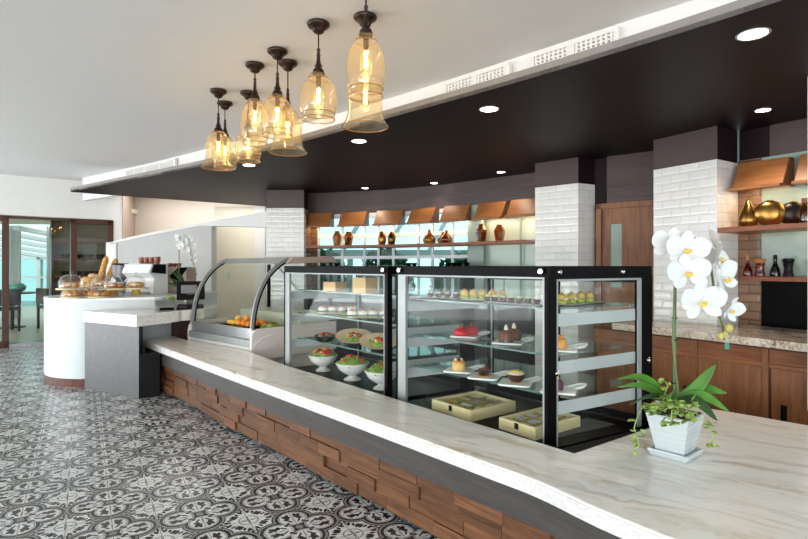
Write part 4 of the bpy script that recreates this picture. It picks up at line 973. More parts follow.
# top shelf: slates of small pastries
def slate(label, p, q, w=.11):
    p, q = Vector(p), Vector(q); c = (p+q)/2; L = (q-p).length+.09; rz = math.atan2((q-p).y, (q-p).x)
    r = thing('slate_tray', label, 'tray', (c.x, c.y, SH2[0]+.0005), rz, 'dark trays on the top shelf'); MB().span((-L/2, -w/2, 0), (L/2, w/2, .007)).build('tray_board', 'slate_dark', r, bevel=.002); MB().span((-L/2+.02, -w/2+.015, .007), (L/2-.02, w/2-.015, .0085)).build('paper', 'label_white', r); return c
zt = SH2[0]+.0095
def row(proto, p, q, n, label, group):
    p, q = Vector(p), Vector(q); pts = [(p.lerp(q, i/(n-1)).x, p.lerp(q, i/(n-1)).y, zt) for i in range(n)]
    return place(proto, [(t, i*1.3, label) for i, t in enumerate(pts)])
def choux():
    r = thing('choux_bun', 'x', 'pastry', group='choux buns'); MB().lathe([(0, 0), (.020, 0), (.024, .010), (.022, .018), (0, .018)], seg=16).build('bun_base', 'pistachio', r, True)
    MB().ball((0, 0, .034), (.024, .024, .019), 14, 10, jit=.0015).build('bun_top', 'choux', r, True); MB().ball((0, 0, .055), (.008, .008, .006), 8, 6).build('crumb', 'caramel', r, True); return r
def choc():
    r = thing('chocolate_bite', 'x', 'pastry', group='chocolate bites'); MB().lathe([(0, 0), (.015, 0), (.018, .012), (.018, .022), (.012, .026), (0, .027)], seg=14).build('shell', 'chocolate', r, True); MB().ball((0, 0, .029), (.013, .013, .007), 8, 6).build('cream_dot', 'cream', r, True); return r
slate('dark tray carrying the middle row of yellow choux buns', (.36, 3.08), (.56, 3.02)); slate('dark tray of chocolate bites at the front of the top shelf', (.46, 2.87), (.66, 2.64)); slate('dark tray of chocolate bites at the left of the top shelf', (.17, 3.27), (.30, 3.19)); slate('dark tray carrying the buns near the side pane', (.80, 2.66), (1.00, 2.87), .13)
cb = choux(); row(cb, (.35, 3.10), (.55, 3.01), 5, 'yellow choux bun on green base, middle tray of the top shelf', '')
row(dup(cb, (0, 0, 0)), (.79, 2.68), (.99, 2.86), 4, 'yellow choux bun on green base, tray near the side pane', '')
ch = choc(); row(ch, (.45, 2.90), (.66, 2.66), 7, 'dark chocolate bite on the front tray of the top shelf', '')
row(dup(ch, (0, 0, 0)), (.16, 3.275), (.31, 3.185), 4, 'dark chocolate bite on the left tray of the top shelf', '')
# wooden tea boxes
def teabox(label, corner, lx, ly, rz):
    r = thing('tea_box', label, 'box', tuple(corner), rz, 'pine tea boxes on the case floor'); h = .048
    m = tray_mesh(lx, ly, h, .014); 
    for v in m.bm.verts: v.co += Vector((lx/2, ly/2, 0))
    m.build('box_body', 'pine', r); d = MB()
    for i in (1, 2): d.span((lx*i/3-.003, .014, .014), (lx*i/3+.003, ly-.014, .045))
    for j in (1, 2, 3): d.span((.014, ly*j/4-.003, .014), (lx-.014, ly*j/4+.003, .044))
    d.build('dividers', 'pine_dark', r)
    rng = random.Random(int(lx*1000+corner[0]*100))
    for i in range(3):
        for j in range(4):
            for k in range(2): MB().box((lx*(i+.5)/3, ly*(j+.5)/4+(k-.5)*.02, .030), (lx/3*.66, ly/4*.30, .026), 0, Matrix.Rotation(rng.uniform(-.2, .2), 4, 'X')).build('tea_sachet', rng.choice(('label_white', 'cream', 'grey_plate', 'cream', 'panel_grey', 'label_white', 'lip_yellow')), r)
    f = MB()
    for a, b, c_, d_ in ((0, lx, 0, .016), (0, lx, ly-.016, ly), (0, .016, .016, ly-.016), (lx-.016, lx, .016, ly-.016)): f.span((a, c_, h), (b, d_, h+.012))
    lid = f.build('lid', 'pine', r, bevel=.002); MB().span((.016, .016, h+.003), (lx-.016, ly-.016, h+.006)).build('lid_pane', 'pane', lid)
    MB().span((lx/2-.012, -.004, h-.022), (lx/2+.012, 0, h+.008)).build('clasp', 'bronze', r, bevel=.001)
rzt = math.atan2(-.275, .206)
teabox('pale pine tea box with glazed lid, left one on the case floor', (.165, 3.17, B0), .33, .36, rzt)
teabox('pale pine tea box with glazed lid, right one near the corner post', (.495, 2.79, B0), .24, .36, rzt)

# ================================================================== BREAD COUNTER
WT = .95
def dome(R, h, label, loc, name='glass_dome', group='glass domes on the bread counter'):
    r = thing(name, label, 'glass dome', loc, 0, group)
    pr = [(R, 0), (R*1.01, .004)]+[(R*math.cos(a)**.75 if k < 8 else 0, h*.35+(h*.65)*math.sin(a)) for k, a in enumerate([PI/2*i/8 for i in range(9)])]
    MB().lathe(pr, seg=28, caps=False).build('dome_glass', 'clear_glass', r, True)
    MB().lathe([(0, 0), (.008, 0), (.006, .008), (.016, .016), (.018, .026), (.010, .036), (0, .038)], (0, 0, h), 14).build('knob', 'clear_glass', r, True); MB().torus((0, 0, .003), R, .003, 28, 6).build('rim', 'clear_glass', r, True); return r
def bread(kind):
    if kind == 'croissant':
        m = MB(); m.tube([Vector((.060*math.cos(a), .045*math.sin(a), .030)) for a in [PI*.95*k/10+.08 for k in range(11)]], [.010+.024*math.sin(PI*k/10)*(1 if k % 2 else .86) for k in range(11)], 10); return m.build('croissant', 'croissant', smooth=True)
    if kind == 'roll': return MB().ball((0, 0, .035), (.052, .044, .036), 14, 10, jit=.002).build('bread_roll', 'bread', smooth=True)
    if kind == 'loaf': return MB().ball((0, 0, .05), (.085, .075, .055), 16, 10, jit=.003).build('round_loaf', 'bread_pale', smooth=True)
    if kind == 'baguette':
        m = MB(); m.tube([(0, 0, .45*t) for t in [k/12 for k in range(13)]], [.012]+[.034+.004*(k % 2) for k in range(11)]+[.010], 12); o = m.build('baguette', 'bread', smooth=True)
        s = MB()
        for k in range(4): s.tube([(-.016, -.034, .08+.09*k), (.0, -.037, .10+.09*k), (.016, -.034, .125+.09*k)], .005, 5)
        s.build('scored_cut', 'bread_pale', o, True); return o
def stand(R, h, label, loc):
    r = thing('cake_stand', label, 'cake stand', loc, 0, 'wooden cake stands'); MB().lathe([(0, h-.018), (R, h-.018), (R+.003, h-.009), (R, h), (0, h)], seg=32).build('board', 'pine', r, True)
    MB().lathe([(0, 0), (.062, 0), (.055, .02), (.045, h-.03), (.05, h-.0185), (0, h-.0185)], seg=20).build('pedestal', 'pine_dark', r, True); return r
cr, ro, lo_, ba = bread('croissant'), bread('roll'), bread('loaf'), bread('baguette')
CR, RO = [], []
def fill(kind, c, R, n, lb, seed, z=0):
    rng = random.Random(seed)
    for k in range(n):
        a = 2*PI*k/n+rng.uniform(-.2, .2); q = R*.5 if n > 1 else 0
        (CR if kind == 'c' else RO).append(((c[0]+q*math.cos(a), c[1]+q*math.sin(a), c[2]+z+.0005), rng.uniform(0, 6), lb))
# big low dome on a wooden stand at the left
sx = lambda px, d: (px-404)/FPX*d
s1 = (sx(71, 6.42), 6.42); stand(.155, .085, 'wooden cake stand at the left end of the bread counter', (*s1, WT)); dome(.13, .165, 'wide glass dome on the left wooden cake stand', (*s1, WT+.0855))
fill('r', (*s1, WT+.086), .12, 3, 'bread roll under the wide dome on the left stand', 1)
# front row of domes on small boards
def board(R, label, loc): 
    r = thing('bread_board', label, 'board', loc, 0, 'round wooden boards'); MB().lathe([(0, 0), (R, 0), (R+.002, .006), (R, .012), (0, .012)], seg=28).build('board_disc', 'pine', r, True); MB().torus((0, 0, .012), R-.008, .002, 28, 5).build('groove', 'pine_dark', r); return r
for px, d, lb, kind, n in ((71, 5.95, 'leftmost', 'r', 4), (85, 6.15, 'second', 'c', 3), (92, 6.36, 'third', 'r', 3), (98.5, 5.98, 'fourth', 'c', 3)):
    c = (sx(px, d), d)
    nm = {'leftmost': 'leftmost in the front row', 'second': 'set back between the two front ones', 'third': 'farthest back of the low ones, before the loaves', 'fourth': 'rightmost in the front row, before the wooden stand leg'}[lb]
    board(.105, 'low round wooden board, '+nm, (*c, WT)); dome(.096, .095, 'low glass dome, '+nm, (*c, WT+.0125)); fill(kind, (*c, WT+.0125), .09, n, ('bread roll' if kind == 'r' else 'croissant')+' under the low dome '+nm, hash(lb) % 7 if False else len(lb))
# right pair of stands
s2 = (sx(113, 6.28), 6.28); stand(.15, .09, 'wooden cake stand carrying the middle glass dome', (*s2, WT)); dome(.10, .15, 'glass dome with a croissant on the middle wooden stand', (*s2, WT+.0905)); fill('c', (*s2, WT+.091), .08, 2, 'croissant under the dome on the middle stand', 8)
s3 = (sx(136, 6.42), 6.42); stand(.135, .09, 'wooden cake stand before the white espresso machine', (*s3, WT)); dome(.105, .15, 'glass dome with bread before the white espresso machine', (*s3, WT+.0905)); fill('r', (*s3, WT+.091), .1, 3, 'bread roll under the dome before the espresso machine', 9)
s4 = (sx(101, 6.60), 6.60); stand(.135, .10, 'wooden cake stand behind the front row of domes', (*s4, WT)); dome(.11, .14, 'glass dome with pale rolls behind the front row', (*s4, WT+.1005)); fill('r', (*s4, WT+.101), .09, 3, 'bread roll under the dome behind the front row', 12)
for arr, proto, cat, g in ((CR, cr, 'croissant', 'croissants'), (RO, ro, 'bread roll', 'bread rolls')):
    tag(proto, 'x', cat, g); place(proto, arr)
# basket with loaves and baguettes
bk = (sx(93, 6.95), 6.95); b = thing('bread_basket', 'pale bread basket at the back of the rounded counter, holding loaves and baguettes', 'basket', (*bk, WT))
m = MB().lathe([(0, 0), (.15, 0), (.19, .13), (.183, .13), (.145, .012), (0, .012)], seg=28).build('basket_body', 'wicker_plate', b, True); MB().torus((0, 0, .13), .188, .008, 28, 6).build('rim', 'pine_dark', b, True)
tag(lo_, 'x', 'loaf', 'round loaves'); place(lo_, [((sx(88, 6.85), 6.85, WT+.11), .3, 'round loaf at the left of the bread basket'), ((sx(95, 6.98), 6.98, WT+.14), 1.2, 'round floury loaf on top in the bread basket'), ((sx(92, 6.84), 6.82, WT+.05), 2, 'round loaf low at the front of the bread basket'),
  ((sx(84, 6.80), 6.80, WT+.06), 2.6, 'round loaf low at the left end of the bread basket', (.8, .8, .9)), ((sx(99, 6.90), 6.88, WT+.10), .9, 'round loaf leaning against the baguettes', (.8, .8, 1.0)), ((sx(91, 6.95), 6.97, WT+.19), 1.9, 'smallest round loaf, topmost of the bread basket', .62)])
tag(ba, 'x', 'baguette', 'baguettes'); q = [((sx(97, 6.97), 6.97, WT+.05), 'tallest baguette leaning right in the bread basket', (.05, .32, 0)), ((sx(103, 7.02), 7.02, WT+.03), 'baguette at the right edge of the bread basket', (.08, .36, .5))]
for i, (loc, lb, rot) in enumerate(q):
    o = ba if i == 0 else dup(ba, loc); o.location = loc; o['label'] = lb; o.rotation_euler = rot
# grinder and espresso machines
g = thing('coffee_grinder', 'coffee grinder with grey bean hopper beside the espresso machine', 'coffee grinder', (sx(120.5, 6.75), 6.75, WT))
MB().lathe([(0, 0), (.10, 0), (.10, .02), (.07, .04), (.07, .15), (0, .15)], seg=24).build('grinder_body', 'steel', g, True); MB().lathe([(.04, .15), (.055, .18), (.092, .205), (.094, .36), (.094, .36)], seg=28, caps=False).build('bean_hopper', 'grey_hopper', g, True)
MB().lathe([(0, .385), (.09, .385), (.098, .378), (.098, .36), (0, .36)], seg=28).build('lid', 'black_metal', g, True); MB().tube([(0, -.06, .12), (0, -.12, .10)], .015, 8).build('spout', 'steel', g, True)
em = thing('espresso_machine', 'white espresso machine with cups on top on the rounded counter', 'espresso machine', (sx(146, 6.75), 6.75, WT), -.25)
pr = [(.16, .0), (-.13, .0), (-.12, .10), (-.10, .20), (-.19, .27), (-.13, .37), (.16, .37)]
mb = MB(); A = [mb.v((-.20, y, z)) for y, z in pr]; B = [mb.v((.20, y, z)) for y, z in pr]; mb.face(A); mb.face(B[::-1])
for i in range(7): mb.face([A[i], B[i], B[(i+1) % 7], A[(i+1) % 7]])
mb.build('housing', 'white_gloss', em, bevel=.008); mb = MB(); A = [mb.v((.201, y*.8, z)) for y, z in ((-.19, .27), (.1, .25), (.1, .37), (-.13, .37))]; B = [mb.v((.23, y*.8, z)) for y, z in ((-.19, .27), (.1, .25), (.1, .37), (-.13, .37))]
mb.face(A); mb.face(B[::-1]); [mb.face([A[i], B[i], B[(i+1) % 4], A[(i+1) % 4]]) for i in range(4)]; mb.build('side_panel', 'black_gloss', em)
MB().span((-.21, -.14, .37), (.21, .16, .376)).build('cup_tray', 'steel', em); MB().span((-.18, -.16, .0), (.18, -.131, .03)).build('drip_tray', 'steel', em)
e2 = thing('espresso_machine', 'taupe espresso machine behind the small orchid, black flap on its side', 'espresso machine', (sx(175, 7.16), 7.16, WT+.0005), -.10)
MB().span((-.26, -.12, 0), (.22, .16, .33)).build('housing', 'wall_taupe', e2, bevel=.01); mb = MB(); A = [mb.v((x, -.14, z)) for x, z in ((.08, .10), (.24, .33), (.12, .33), (.0, .22))]; B = [mb.v((x, -.119, z)) for x, z in ((.08, .10), (.24, .33), (.12, .33), (.0, .22))]
mb.face(A); mb.face(B[::-1]); [mb.face([A[i], B[i], B[(i+1) % 4], A[(i+1) % 4]]) for i in range(4)]; mb.build('black_flap', 'black_gloss', e2)
MB().span((-.24, -.10, .33), (.20, .14, .336)).build('cup_tray', 'steel', e2)
cu = thing('coffee_cup', 'x', 'cup', group='brown cups on the espresso machines'); MB().lathe([(0, 0), (.022, 0), (.030, .035), (.032, .072), (.029, .072), (.024, .01), (0, .008)], seg=18).build('cup_body', 'terracotta_cup', cu, True); MB().torus((.036, 0, .038), .016, .004, 14, 6, Matrix.Rotation(PI/2, 4, 'X')).build('handle', 'terracotta_cup', cu, True)
sp = []
words = ('leftmost brown cup', 'second brown cup from left', 'third brown cup from left', 'fourth brown cup from left', 'rightmost brown cup')
for i, px in enumerate((141.5, 146.5, 151.5, 157, 162.5)): sp.append(((sx(px, 6.72), 6.72 if i < 4 else 6.75, WT+.3765 if i < 4 else 1.2875), 1+i*.1, words[i]+' in the tall row on the white espresso machine', 1.15 if i < 4 else 1.9))
for i, px in enumerate((170, 174.5, 179)): sp.append(((sx(px, 7.12), 7.12, 1.2875), 2+i, ('left', 'middle', 'right')[i]+' small brown cup on the taupe espresso machine', (1, 1, .7)))
sp[4] = ((sx(163, 6.72)-.06, 6.69, WT+.3765), 1.5, words[4]+' in the tall row on the white espresso machine', 1.25)
place(cu, sp)

# ---- card terminal and cash register on the middle counter
MT = .8205
cr_ = thing('cash_register', 'black touchscreen cash register seen from behind on the middle counter', 'cash register', (-2.44, 6.12, MT), .45)
MB().span((-.13, -.12, 0), (.13, .12, .045)).build('base', 'black_metal', cr_, bevel=.006)
mb = MB(); mb.hexa([(-.05, -.03, .045), (.05, -.03, .045), (.05, .05, .045), (-.05, .05, .045)], [(-.04, -.06, .20), (.04, -.06, .20), (.04, -.02, .20), (-.04, -.02, .20)]); mb.build('stand_arm', 'receipt_grey', cr_, bevel=.004)
Ms = Matrix.Rotation(-.35, 4, 'X'); MB().box((0, -.02, .20), (.30, .03, .22), 0, Ms).build('screen_housing', 'black_metal', cr_, bevel=.01); MB().box((-.02, -.055, .215), (.17, .03, .10), 0, Ms).build('back_cover', 'receipt_grey', cr_, bevel=.008); MB().box((0, .001, .20), (.26, .004, .18), 0, Ms).build('screen', 'black_gloss', cr_)
tm = thing('receipt_printer', 'light grey receipt printer with black front beside the cash register', 'printer', (-2.56, 5.74, MT), .55)
mb = MB(); mb.hexa([(-.10, -.10, 0), (.10, -.10, 0), (.10, .10, 0), (-.10, .10, 0)], [(-.10, -.07, .06), (.10, -.07, .06), (.10, .09, .11), (-.10, .09, .11)]); mb.build('printer_body', 'receipt_grey', tm, bevel=.008); MB().span((-.07, -.104, .012), (.07, -.094, .04)).build('front_slot', 'black_gloss', tm)
kb_ = thing('keypad', 'flat black keypad at the edge of the middle counter top', 'keypad', (-2.47, 5.90, MT), .75); mb = MB(); mb.hexa([(-.09, -.05, 0), (.09, -.05, 0), (.09, .05, 0), (-.09, .05, 0)], [(-.085, -.045, .012), (.085, -.045, .012), (.085, .045, .035), (-.085, .045, .035)]); mb.build('keypad_body', 'black_metal', kb_, bevel=.003)
for i in range(3):
    for j in range(4): MB().box((-.05+.033*j, -.02+.022*i, .023+.005*i), (.022, .014, .008)).build('key', 'slate_board', kb_)

# ================================================================== ORCHIDS
def petal(mb, T, L, Wd, cup, base=.12, n=10):
    rows = []
    for i in range(n):
        t = i/(n-1); e = max(0.0, 1-((t-.58)/.43)**2) if t > .15 else 0; w = Wd*max(base*(1-t*.5) if t < .5 else .02, e**.5)
        rows.append([T @ Vector((w*c/3, -cup*(t*t-.25)-.05*L*math.cos(c/3*1.5), L*t)) for c in range(-3, 4)])
    mb.sheet(rows)
def flower(parent, c, size, yaw, pitch, roll=0):
    T0 = Matrix.Translation(c) @ Matrix.Rotation(yaw, 4, 'Z') @ Matrix.Rotation(pitch, 4, 'X') @ Matrix.Rotation(roll, 4, 'Y'); R = lambda a: T0 @ Matrix.Rotation(a, 4, 'Y')
    m = MB(); s = size
    for a in (0, 2.3, -2.3): petal(m, R(a) @ Matrix.Translation((0, .006, 0)), .54*s, .17*s, .02)
    for a in (1.28, -1.28): petal(m, R(a), .58*s, .30*s, .03, .14)
    f = m.build('flower', 'petal', parent, True, solid=.0012, sub=1)
    l = MB(); l.ball(T0 @ Vector((0, -.10*s, -.07*s)), (.075*s, .06*s, .05*s), 8, 6, T0.to_3x3().to_4x4()); l.ball(T0 @ Vector((.06*s, -.10*s, -.03*s)), (.035*s, .04*s, .05*s), 8, 6); l.ball(T0 @ Vector((-.06*s, -.10*s, -.03*s)), (.035*s, .04*s, .05*s), 8, 6)
    l.build('flower_lip', 'lip_yellow', f, True)
    MB().ball(T0 @ Vector((0, -.09*s, .03*s)), (.03*s, .04*s, .03*s), 8, 6).build('flower_column', 'petal', f, True)
def strap(parent, base, tip, w, lift, mat='leaf'):
    base, tip = Vector(base), Vector(tip); d = tip-base; sd = (d.cross(Vector((0, 1, 0))).normalized()*.75*(-1 if d.x > 0 else 1)+d.cross(UP).normalized()*.6).normalized(); rows = []
    for i in range(11):
        t = i/10; c = base.lerp(tip, t)+UP*(lift*math.sin(PI*min(1, t*1.05))); ww = w*(.34+.42*math.sin(PI*min(1, .12+t*.72)))*(1-t**7)+.001
        rows.append([c+sd*ww*k/2+UP*abs(k)*ww*.16 for k in (-2, -1, 0, 1, 2)])
    MB().sheet(rows).build('leaf', mat, parent, True, solid=.003, sub=1)
OC = Vector((1.147, 2.262, .5008)); rzp = math.atan2(-.12, .103)
op = thing('flower_pot', 'white ribbed square flower pot holding the large orchid on the marble', 'flower pot', tuple(OC), rzp)
sa = thing('pot_saucer', 'square pale saucer under the large orchid pot', 'saucer', tuple(OC), rzp); m = MB(); w0, w1 = .072, .083
def frus(m, wa, wb, z0, z1): return m.hexa([(-wa, -wa, z0), (wa, -wa, z0), (wa, wa, z0), (-wa, wa, z0)], [(-wb, -wb, z1), (wb, -wb, z1), (wb, wb, z1), (-wb, wb, z1)])
frus(m, w0, w1, 0, .022); m.build('saucer_body', 'pot_white', sa, bevel=.003)
m = MB()
for a, b, c_, d_ in ((-w1, w1, -w1, -w1+.009), (-w1, w1, w1-.009, w1), (-w1, -w1+.009, -w1+.009, w1-.009), (w1-.009, w1, -w1+.009, w1-.009)): m.span((a, c_, .022), (b, d_, .030))
m.build('rim', 'pot_white', sa, bevel=.002)
m = MB(); nz = 7; H0, H1 = .0225, .178
for k in range(nz):
    z0 = H0+(H1-H0)*k/nz; z1 = H0+(H1-H0)*(k+1)/nz; wa = .056+.030*k/nz; wb = .056+.030*(k+1)/nz
    frus(m, wa, wb+.0005, z0, z1-.002); frus(m, wb-.0015, wb-.0015, z1-.002, z1)
m.build('pot_body', 'pot_white', op); MB().span((-.076, -.076, .176), (.076, .076, .182)).build('soil', 'soil', op)
orch = thing('orchid_plant', 'large white orchid with strap leaves growing in the square pot', 'orchid', (OC.x, OC.y, .6835)); OB = Vector((OC.x, OC.y, .6835)); L_ = lambda v: Vector(v)-OB
def lpx(px, py, d): return L_(at(px, py, d))
for tx, ty, d, w, lift in ((617, 379, 2.22, .030, .05), (617, 387, 2.12, .024, .035), (629, 405, 2.10, .020, .03), (716, 365, 2.22, .034, -.03), (727, 393, 2.30, .034, .035), (729, 411, 2.16, .030, .045), (718, 421, 2.08, .028, .045), (668, 400, 2.05, .03, .03)):
    strap(orch, lpx(671+(tx-671)*.04, 404, 2.25), lpx(tx, ty, d), w, lift, 'leaf' if ty < 402 or tx > 725 else 'leaf_dark')
MB().tube([lpx(674.5, 405, 2.26), lpx(674.5, 340, 2.27), lpx(675.5, 265, 2.27)], .006, 8).build('support_stake', 'stake_green', orch, True)
MB().tube([lpx(679, 400, 2.25), lpx(676, 375, 2.25), lpx(673, 340, 2.255), lpx(674.5, 300, 2.255), lpx(675, 268, 2.26), lpx(680, 248, 2.26), lpx(694, 238, 2.27), lpx(708, 248, 2.27), lpx(712, 275, 2.27), lpx(716, 305, 2.27), lpx(722, 325, 2.27), lpx(724, 340, 2.27)], [.0055]*6+[.005]*3+[.004]*3, 8).build('stem', 'stem_green', orch, True)
for py in (383, 340, 318): MB().torus(lpx(674.3, py, 2.262), .010, .003, 12, 5).build('tie', 'bronze', orch, True)
for px, py, d, s, yaw, pitch, roll in ((671, 245, 2.20, .135, -.35, -.1, .25), (687, 250, 2.15, .145, -.25, -.15, .1), (688, 273, 2.13, .145, -.2, -.1, -.15), (702, 302, 2.12, .155, -.1, 0, -.1), (724, 279, 2.14, .15, .55, -.1, -.5), (719, 259, 2.17, .14, .9, -.1, .3), (713, 238, 2.22, .12, 1.0, -.3, -.3), (731, 310, 2.16, .105, .5, .25, .2), (699, 258, 2.24, .13, .2, -.2, .1)):
    flower(orch, lpx(px, py, d), s, yaw, pitch, roll)
for px, py, r in ((729, 328, .017), (721, 336, .013), (725, 334, .010)): MB().ball(lpx(px, py, 2.25), (r, r, r*1.15), 12, 8).build('flower_bud', 'bud', orch, True)
MB().box(lpx(727, 346, 2.26), (.012, .012, .026), .4).build('plant_clip', 'teal_clip', orch)
def cover(parent, name, pts, n, seed, size):
    rng = random.Random(seed); m = MB()
    for k in range(n):
        c = Vector(rng.choice(pts))+Vector((rng.gauss(0, .018), rng.gauss(0, .018), rng.gauss(0, .010))); s = size*rng.uniform(.6, 1.25)
        T = Matrix.Translation(c) @ Matrix.Rotation(rng.uniform(0, 6.3), 4, 'Z') @ Matrix.Rotation(rng.uniform(-.2, 1.2), 4, 'X')
        cen = m.v(T @ Vector((0, 0, -.1*s))); ring = [m.v(T @ Vector((s*.5*math.cos(a), s*.62*math.sin(a), .08*s*math.cos(2*a)))) for a in [2*PI*j/8 for j in range(8)]]
        for j in range(8): m.face([cen, ring[j], ring[(j+1) % 8]])
    return m.build(name, 'leaf_light', parent, True, solid=.001, kind='stuff')
cp = thing('creeping_plant', 'light green creeping plant trailing over the rim of the square pot', 'plant', (OC.x, OC.y, .6835))
pts = [Vector((x, y, .012+.014*(1-abs(x)/.09))) for x in (-.08, -.05, -.02, .02, .05, .08) for y in (-.08, -.05, 0, .05) if not (x > .02 and y > -.02)]
R_ = Matrix.Rotation(rzp, 3, 'Z'); pts = [R_ @ p for p in pts]+[lpx(x, y, 2.14) for x, y in ((650, 412), (658, 408), (668, 405), (676, 402), (684, 405), (690, 409), (680, 413), (670, 416), (693, 405), (652, 407), (664, 402), (688, 411))]*2
cover(cp, 'leaf_mat', pts, 120, 6, .022)
vines = [[(642, 408, 2.14), (637, 418, 2.12), (634, 428, 2.11), (637, 436, 2.11), (639, 446, 2.11)], [(695, 412, 2.14), (704, 421, 2.10), (710, 427, 2.09), (713, 436, 2.09), (712, 444, 2.09)], [(660, 405, 2.2), (664, 395, 2.2), (668, 386, 2.2), (665, 381, 2.2)], [(672, 410, 2.1), (671, 420, 2.09), (670, 424, 2.09)]]
for i, vn in enumerate(vines):
    q = [lpx(*p) for p in vn]; v = MB().tube(q, .0022, 5).build('vine', 'leaf_light', cp, True); cover(v, 'vine_leaves', q[1:], 11, 30+i, .022)

# small orchid behind the cash register
so = Vector((-2.56, 6.38, MT)); pt = thing('flower_pot', 'small pot of the orchid standing behind the cash register', 'flower pot', tuple(so)); MB().lathe([(0, 0), (.05, 0), (.065, .10), (.068, .11), (.060, .11), (.055, .10), (0, .095)], seg=24).build('pot_body', 'white_ceramic', pt, True); MB().lathe([(0, .096), (.054, .097), (0, .099)], seg=16).build('soil', 'soil', pt)
o2 = thing('orchid_plant', 'small white orchid behind the cash register on the middle counter', 'orchid', (so.x, so.y, MT+.10)); OB2 = Vector((so.x, so.y, MT+.10)); l2 = lambda px, py, d=6.36: at(px, py, d)-OB2
MB().tube([(0, 0, 0), l2(179, 280), l2(179, 250), l2(181, 240), l2(187, 238), l2(191, 250), l2(193, 262), l2(197, 275)], .005, 6).build('stem', 'stem_green', o2, True)
for tx, ty, d in ((172, 271, 6.3), (167, 283, 6.3), (187, 281, 6.4), (170, 278, 6.25), (176, 270, 6.35)): strap(o2, (0, 0, 0), l2(tx, ty, d), .035, .04, 'leaf_dark')
for px, py, s in ((178, 238, .10), (184, 241, .11), (181, 246, .11), (188, 239, .10), (186, 249, .10), (192, 246, .09), (193, 254, .075), (193.5, 260, .065)): flower(o2, l2(px, py, 6.30), s, (px-186)*.09, -.05, (py % 3)*.2)
for px, py in ((194.5, 267), (196, 272)): MB().ball(l2(px, py), .012, 8, 6).build('flower_bud', 'bud', o2, True)
gp = thing('potted_plant', 'tiny pale green plant in a white pot beside the cash register', 'plant', (sx(171.5, 5.97), 5.97, MT)); MB().lathe([(0, 0), (.026, 0), (.034, .10), (.030, .10), (0, .09)], seg=20).build('pot', 'white_ceramic', gp, True); cover(gp, 'foliage', [Vector((.012*math.cos(a), .012*math.sin(a), .115)) for a in range(6)], 45, 9, .03)

# ================================================================== VASES, BOTTLES
SZ = 1.5825
def vase(name, prof, mat, seg, neckmat=None, flat=1, lip=True, loc=(0, 0, 0), lb='', cat='vase', scale=1, group=None, rz=0):
    r = thing(name, lb, cat, tuple(loc), rz, group); M4 = Matrix.Diagonal((1, flat, 1, 1))
    MB().lathe([(a*scale, b*scale) for a, b in prof], seg=seg, M4=M4).build('vase_body', mat, r, seg > 12)
    a, b = prof[-1]
    if lip: MB().torus((0, 0, b*scale), max(.008, a*scale), .003*scale+.001, max(8, seg), 6, M4).build('rim', neckmat or mat, r, True)
    return r
FAC = [(.0, 0), (.042, 0), (.045, .004), (.062, .10), (.060, .125), (.030, .172), (.028, .180)]
EGG = [(0, 0), (.034, 0), (.048, .03), (.054, .075), (.046, .125), (.026, .165), (.008, .182), (.006, .182)]
SQT = [(0, 0), (.060, 0), (.078, .03), (.080, .055), (.060, .090), (.026, .125), (.016, .150), (.018, .170)]
def kp(px, o): return (*kfront(px, o), SZ)
G9 = 'amber vases on the curved shelf'
vase('faceted_vase', FAC, 'vase_amber', 7, loc=kp(342.5, .17), lb='faceted amber vase, leftmost on the curved shelf', scale=1.1, group=G9, rz=.3)
vase('faceted_vase', FAC, 'vase_amber', 7, loc=kp(353, .15), lb='darker faceted amber vase, second from left on the curved shelf', scale=1.05, group=G9, rz=.9)
vase('egg_vase', EGG, 'gold', 24, loc=kp(387, .16), lb='golden egg vase on the curved shelf, left of the dark egg', scale=1.05, group=G9, lip=False); vase('egg_vase', EGG, 'dark_gold', 24, loc=kp(396.5, .14), lb='dark bronze egg vase beside the golden egg', scale=1.0, group=G9, lip=False)
vase('squat_vase', SQT, 'vase_amber', 24, 'steel', loc=kp(437, .17), lb='broadest squat amber vase with narrow neck', scale=1.05, group=G9); vase('squat_vase', SQT, 'vase_amber', 24, 'steel', loc=kp(447.3, .10), lb='squat amber vase in the middle of its trio', scale=.86, group=G9); vase('squat_vase', SQT, 'vase_amber', 24, 'steel', loc=kp(454.5, .17), lb='squat amber vase at the right of its trio', scale=.95, group=G9)
vase('faceted_vase', FAC, 'vase_amber', 7, loc=kp(489.5, .17), lb='tall faceted amber vase, left of the pair near the tiled pillar', scale=1.14, group=G9, rz=.2); vase('faceted_vase', FAC, 'vase_amber', 7, loc=kp(506.5, .15), lb='faceted amber vase nearest the middle tiled pillar', scale=1.05, group=G9, rz=.7)
vase('pear_vase', [(0, 0), (.045, 0), (.062, .02), (.066, .055), (.052, .11), (.030, .155), (.012, .188), (.006, .19)], 'gold', 28, loc=(2.49, 3.87, SZ), lb='pointed golden pear-shaped vase on the upper niche shelf', group='gold vases in the niche')
def disc(lb, mat, loc, rz, k=1):
    r = thing('disc_vase', lb, 'vase', loc, rz, 'gold vases in the niche'); M4 = Matrix.Translation((0, 0, .090*k)) @ Matrix.Rotation(PI/2, 4, 'X') @ Matrix.Diagonal((1.1*k, k, k, 1))
    MB().lathe([(0, .032), (.04, .030), (.075, .018), (.090, 0), (.075, -.018), (.04, -.030), (0, -.032)], (0, 0, 0), 32, M4).build('vase_body', mat, r, True)
    MB().torus((.0, 0, .178*k), .018, .005, 16, 6).build('mouth_rim', 'gold', r, True); MB().span((-.035, -.02, 0), (.035, .02, .008)).build('foot', mat, r, bevel=.003)
disc('round flat golden vase on the upper niche shelf', 'gold', (2.585, 3.78, SZ), -.45); disc('black round vase with golden rim behind the round golden one', 'black_gold', (2.715, 3.73, SZ), -.5, .92)
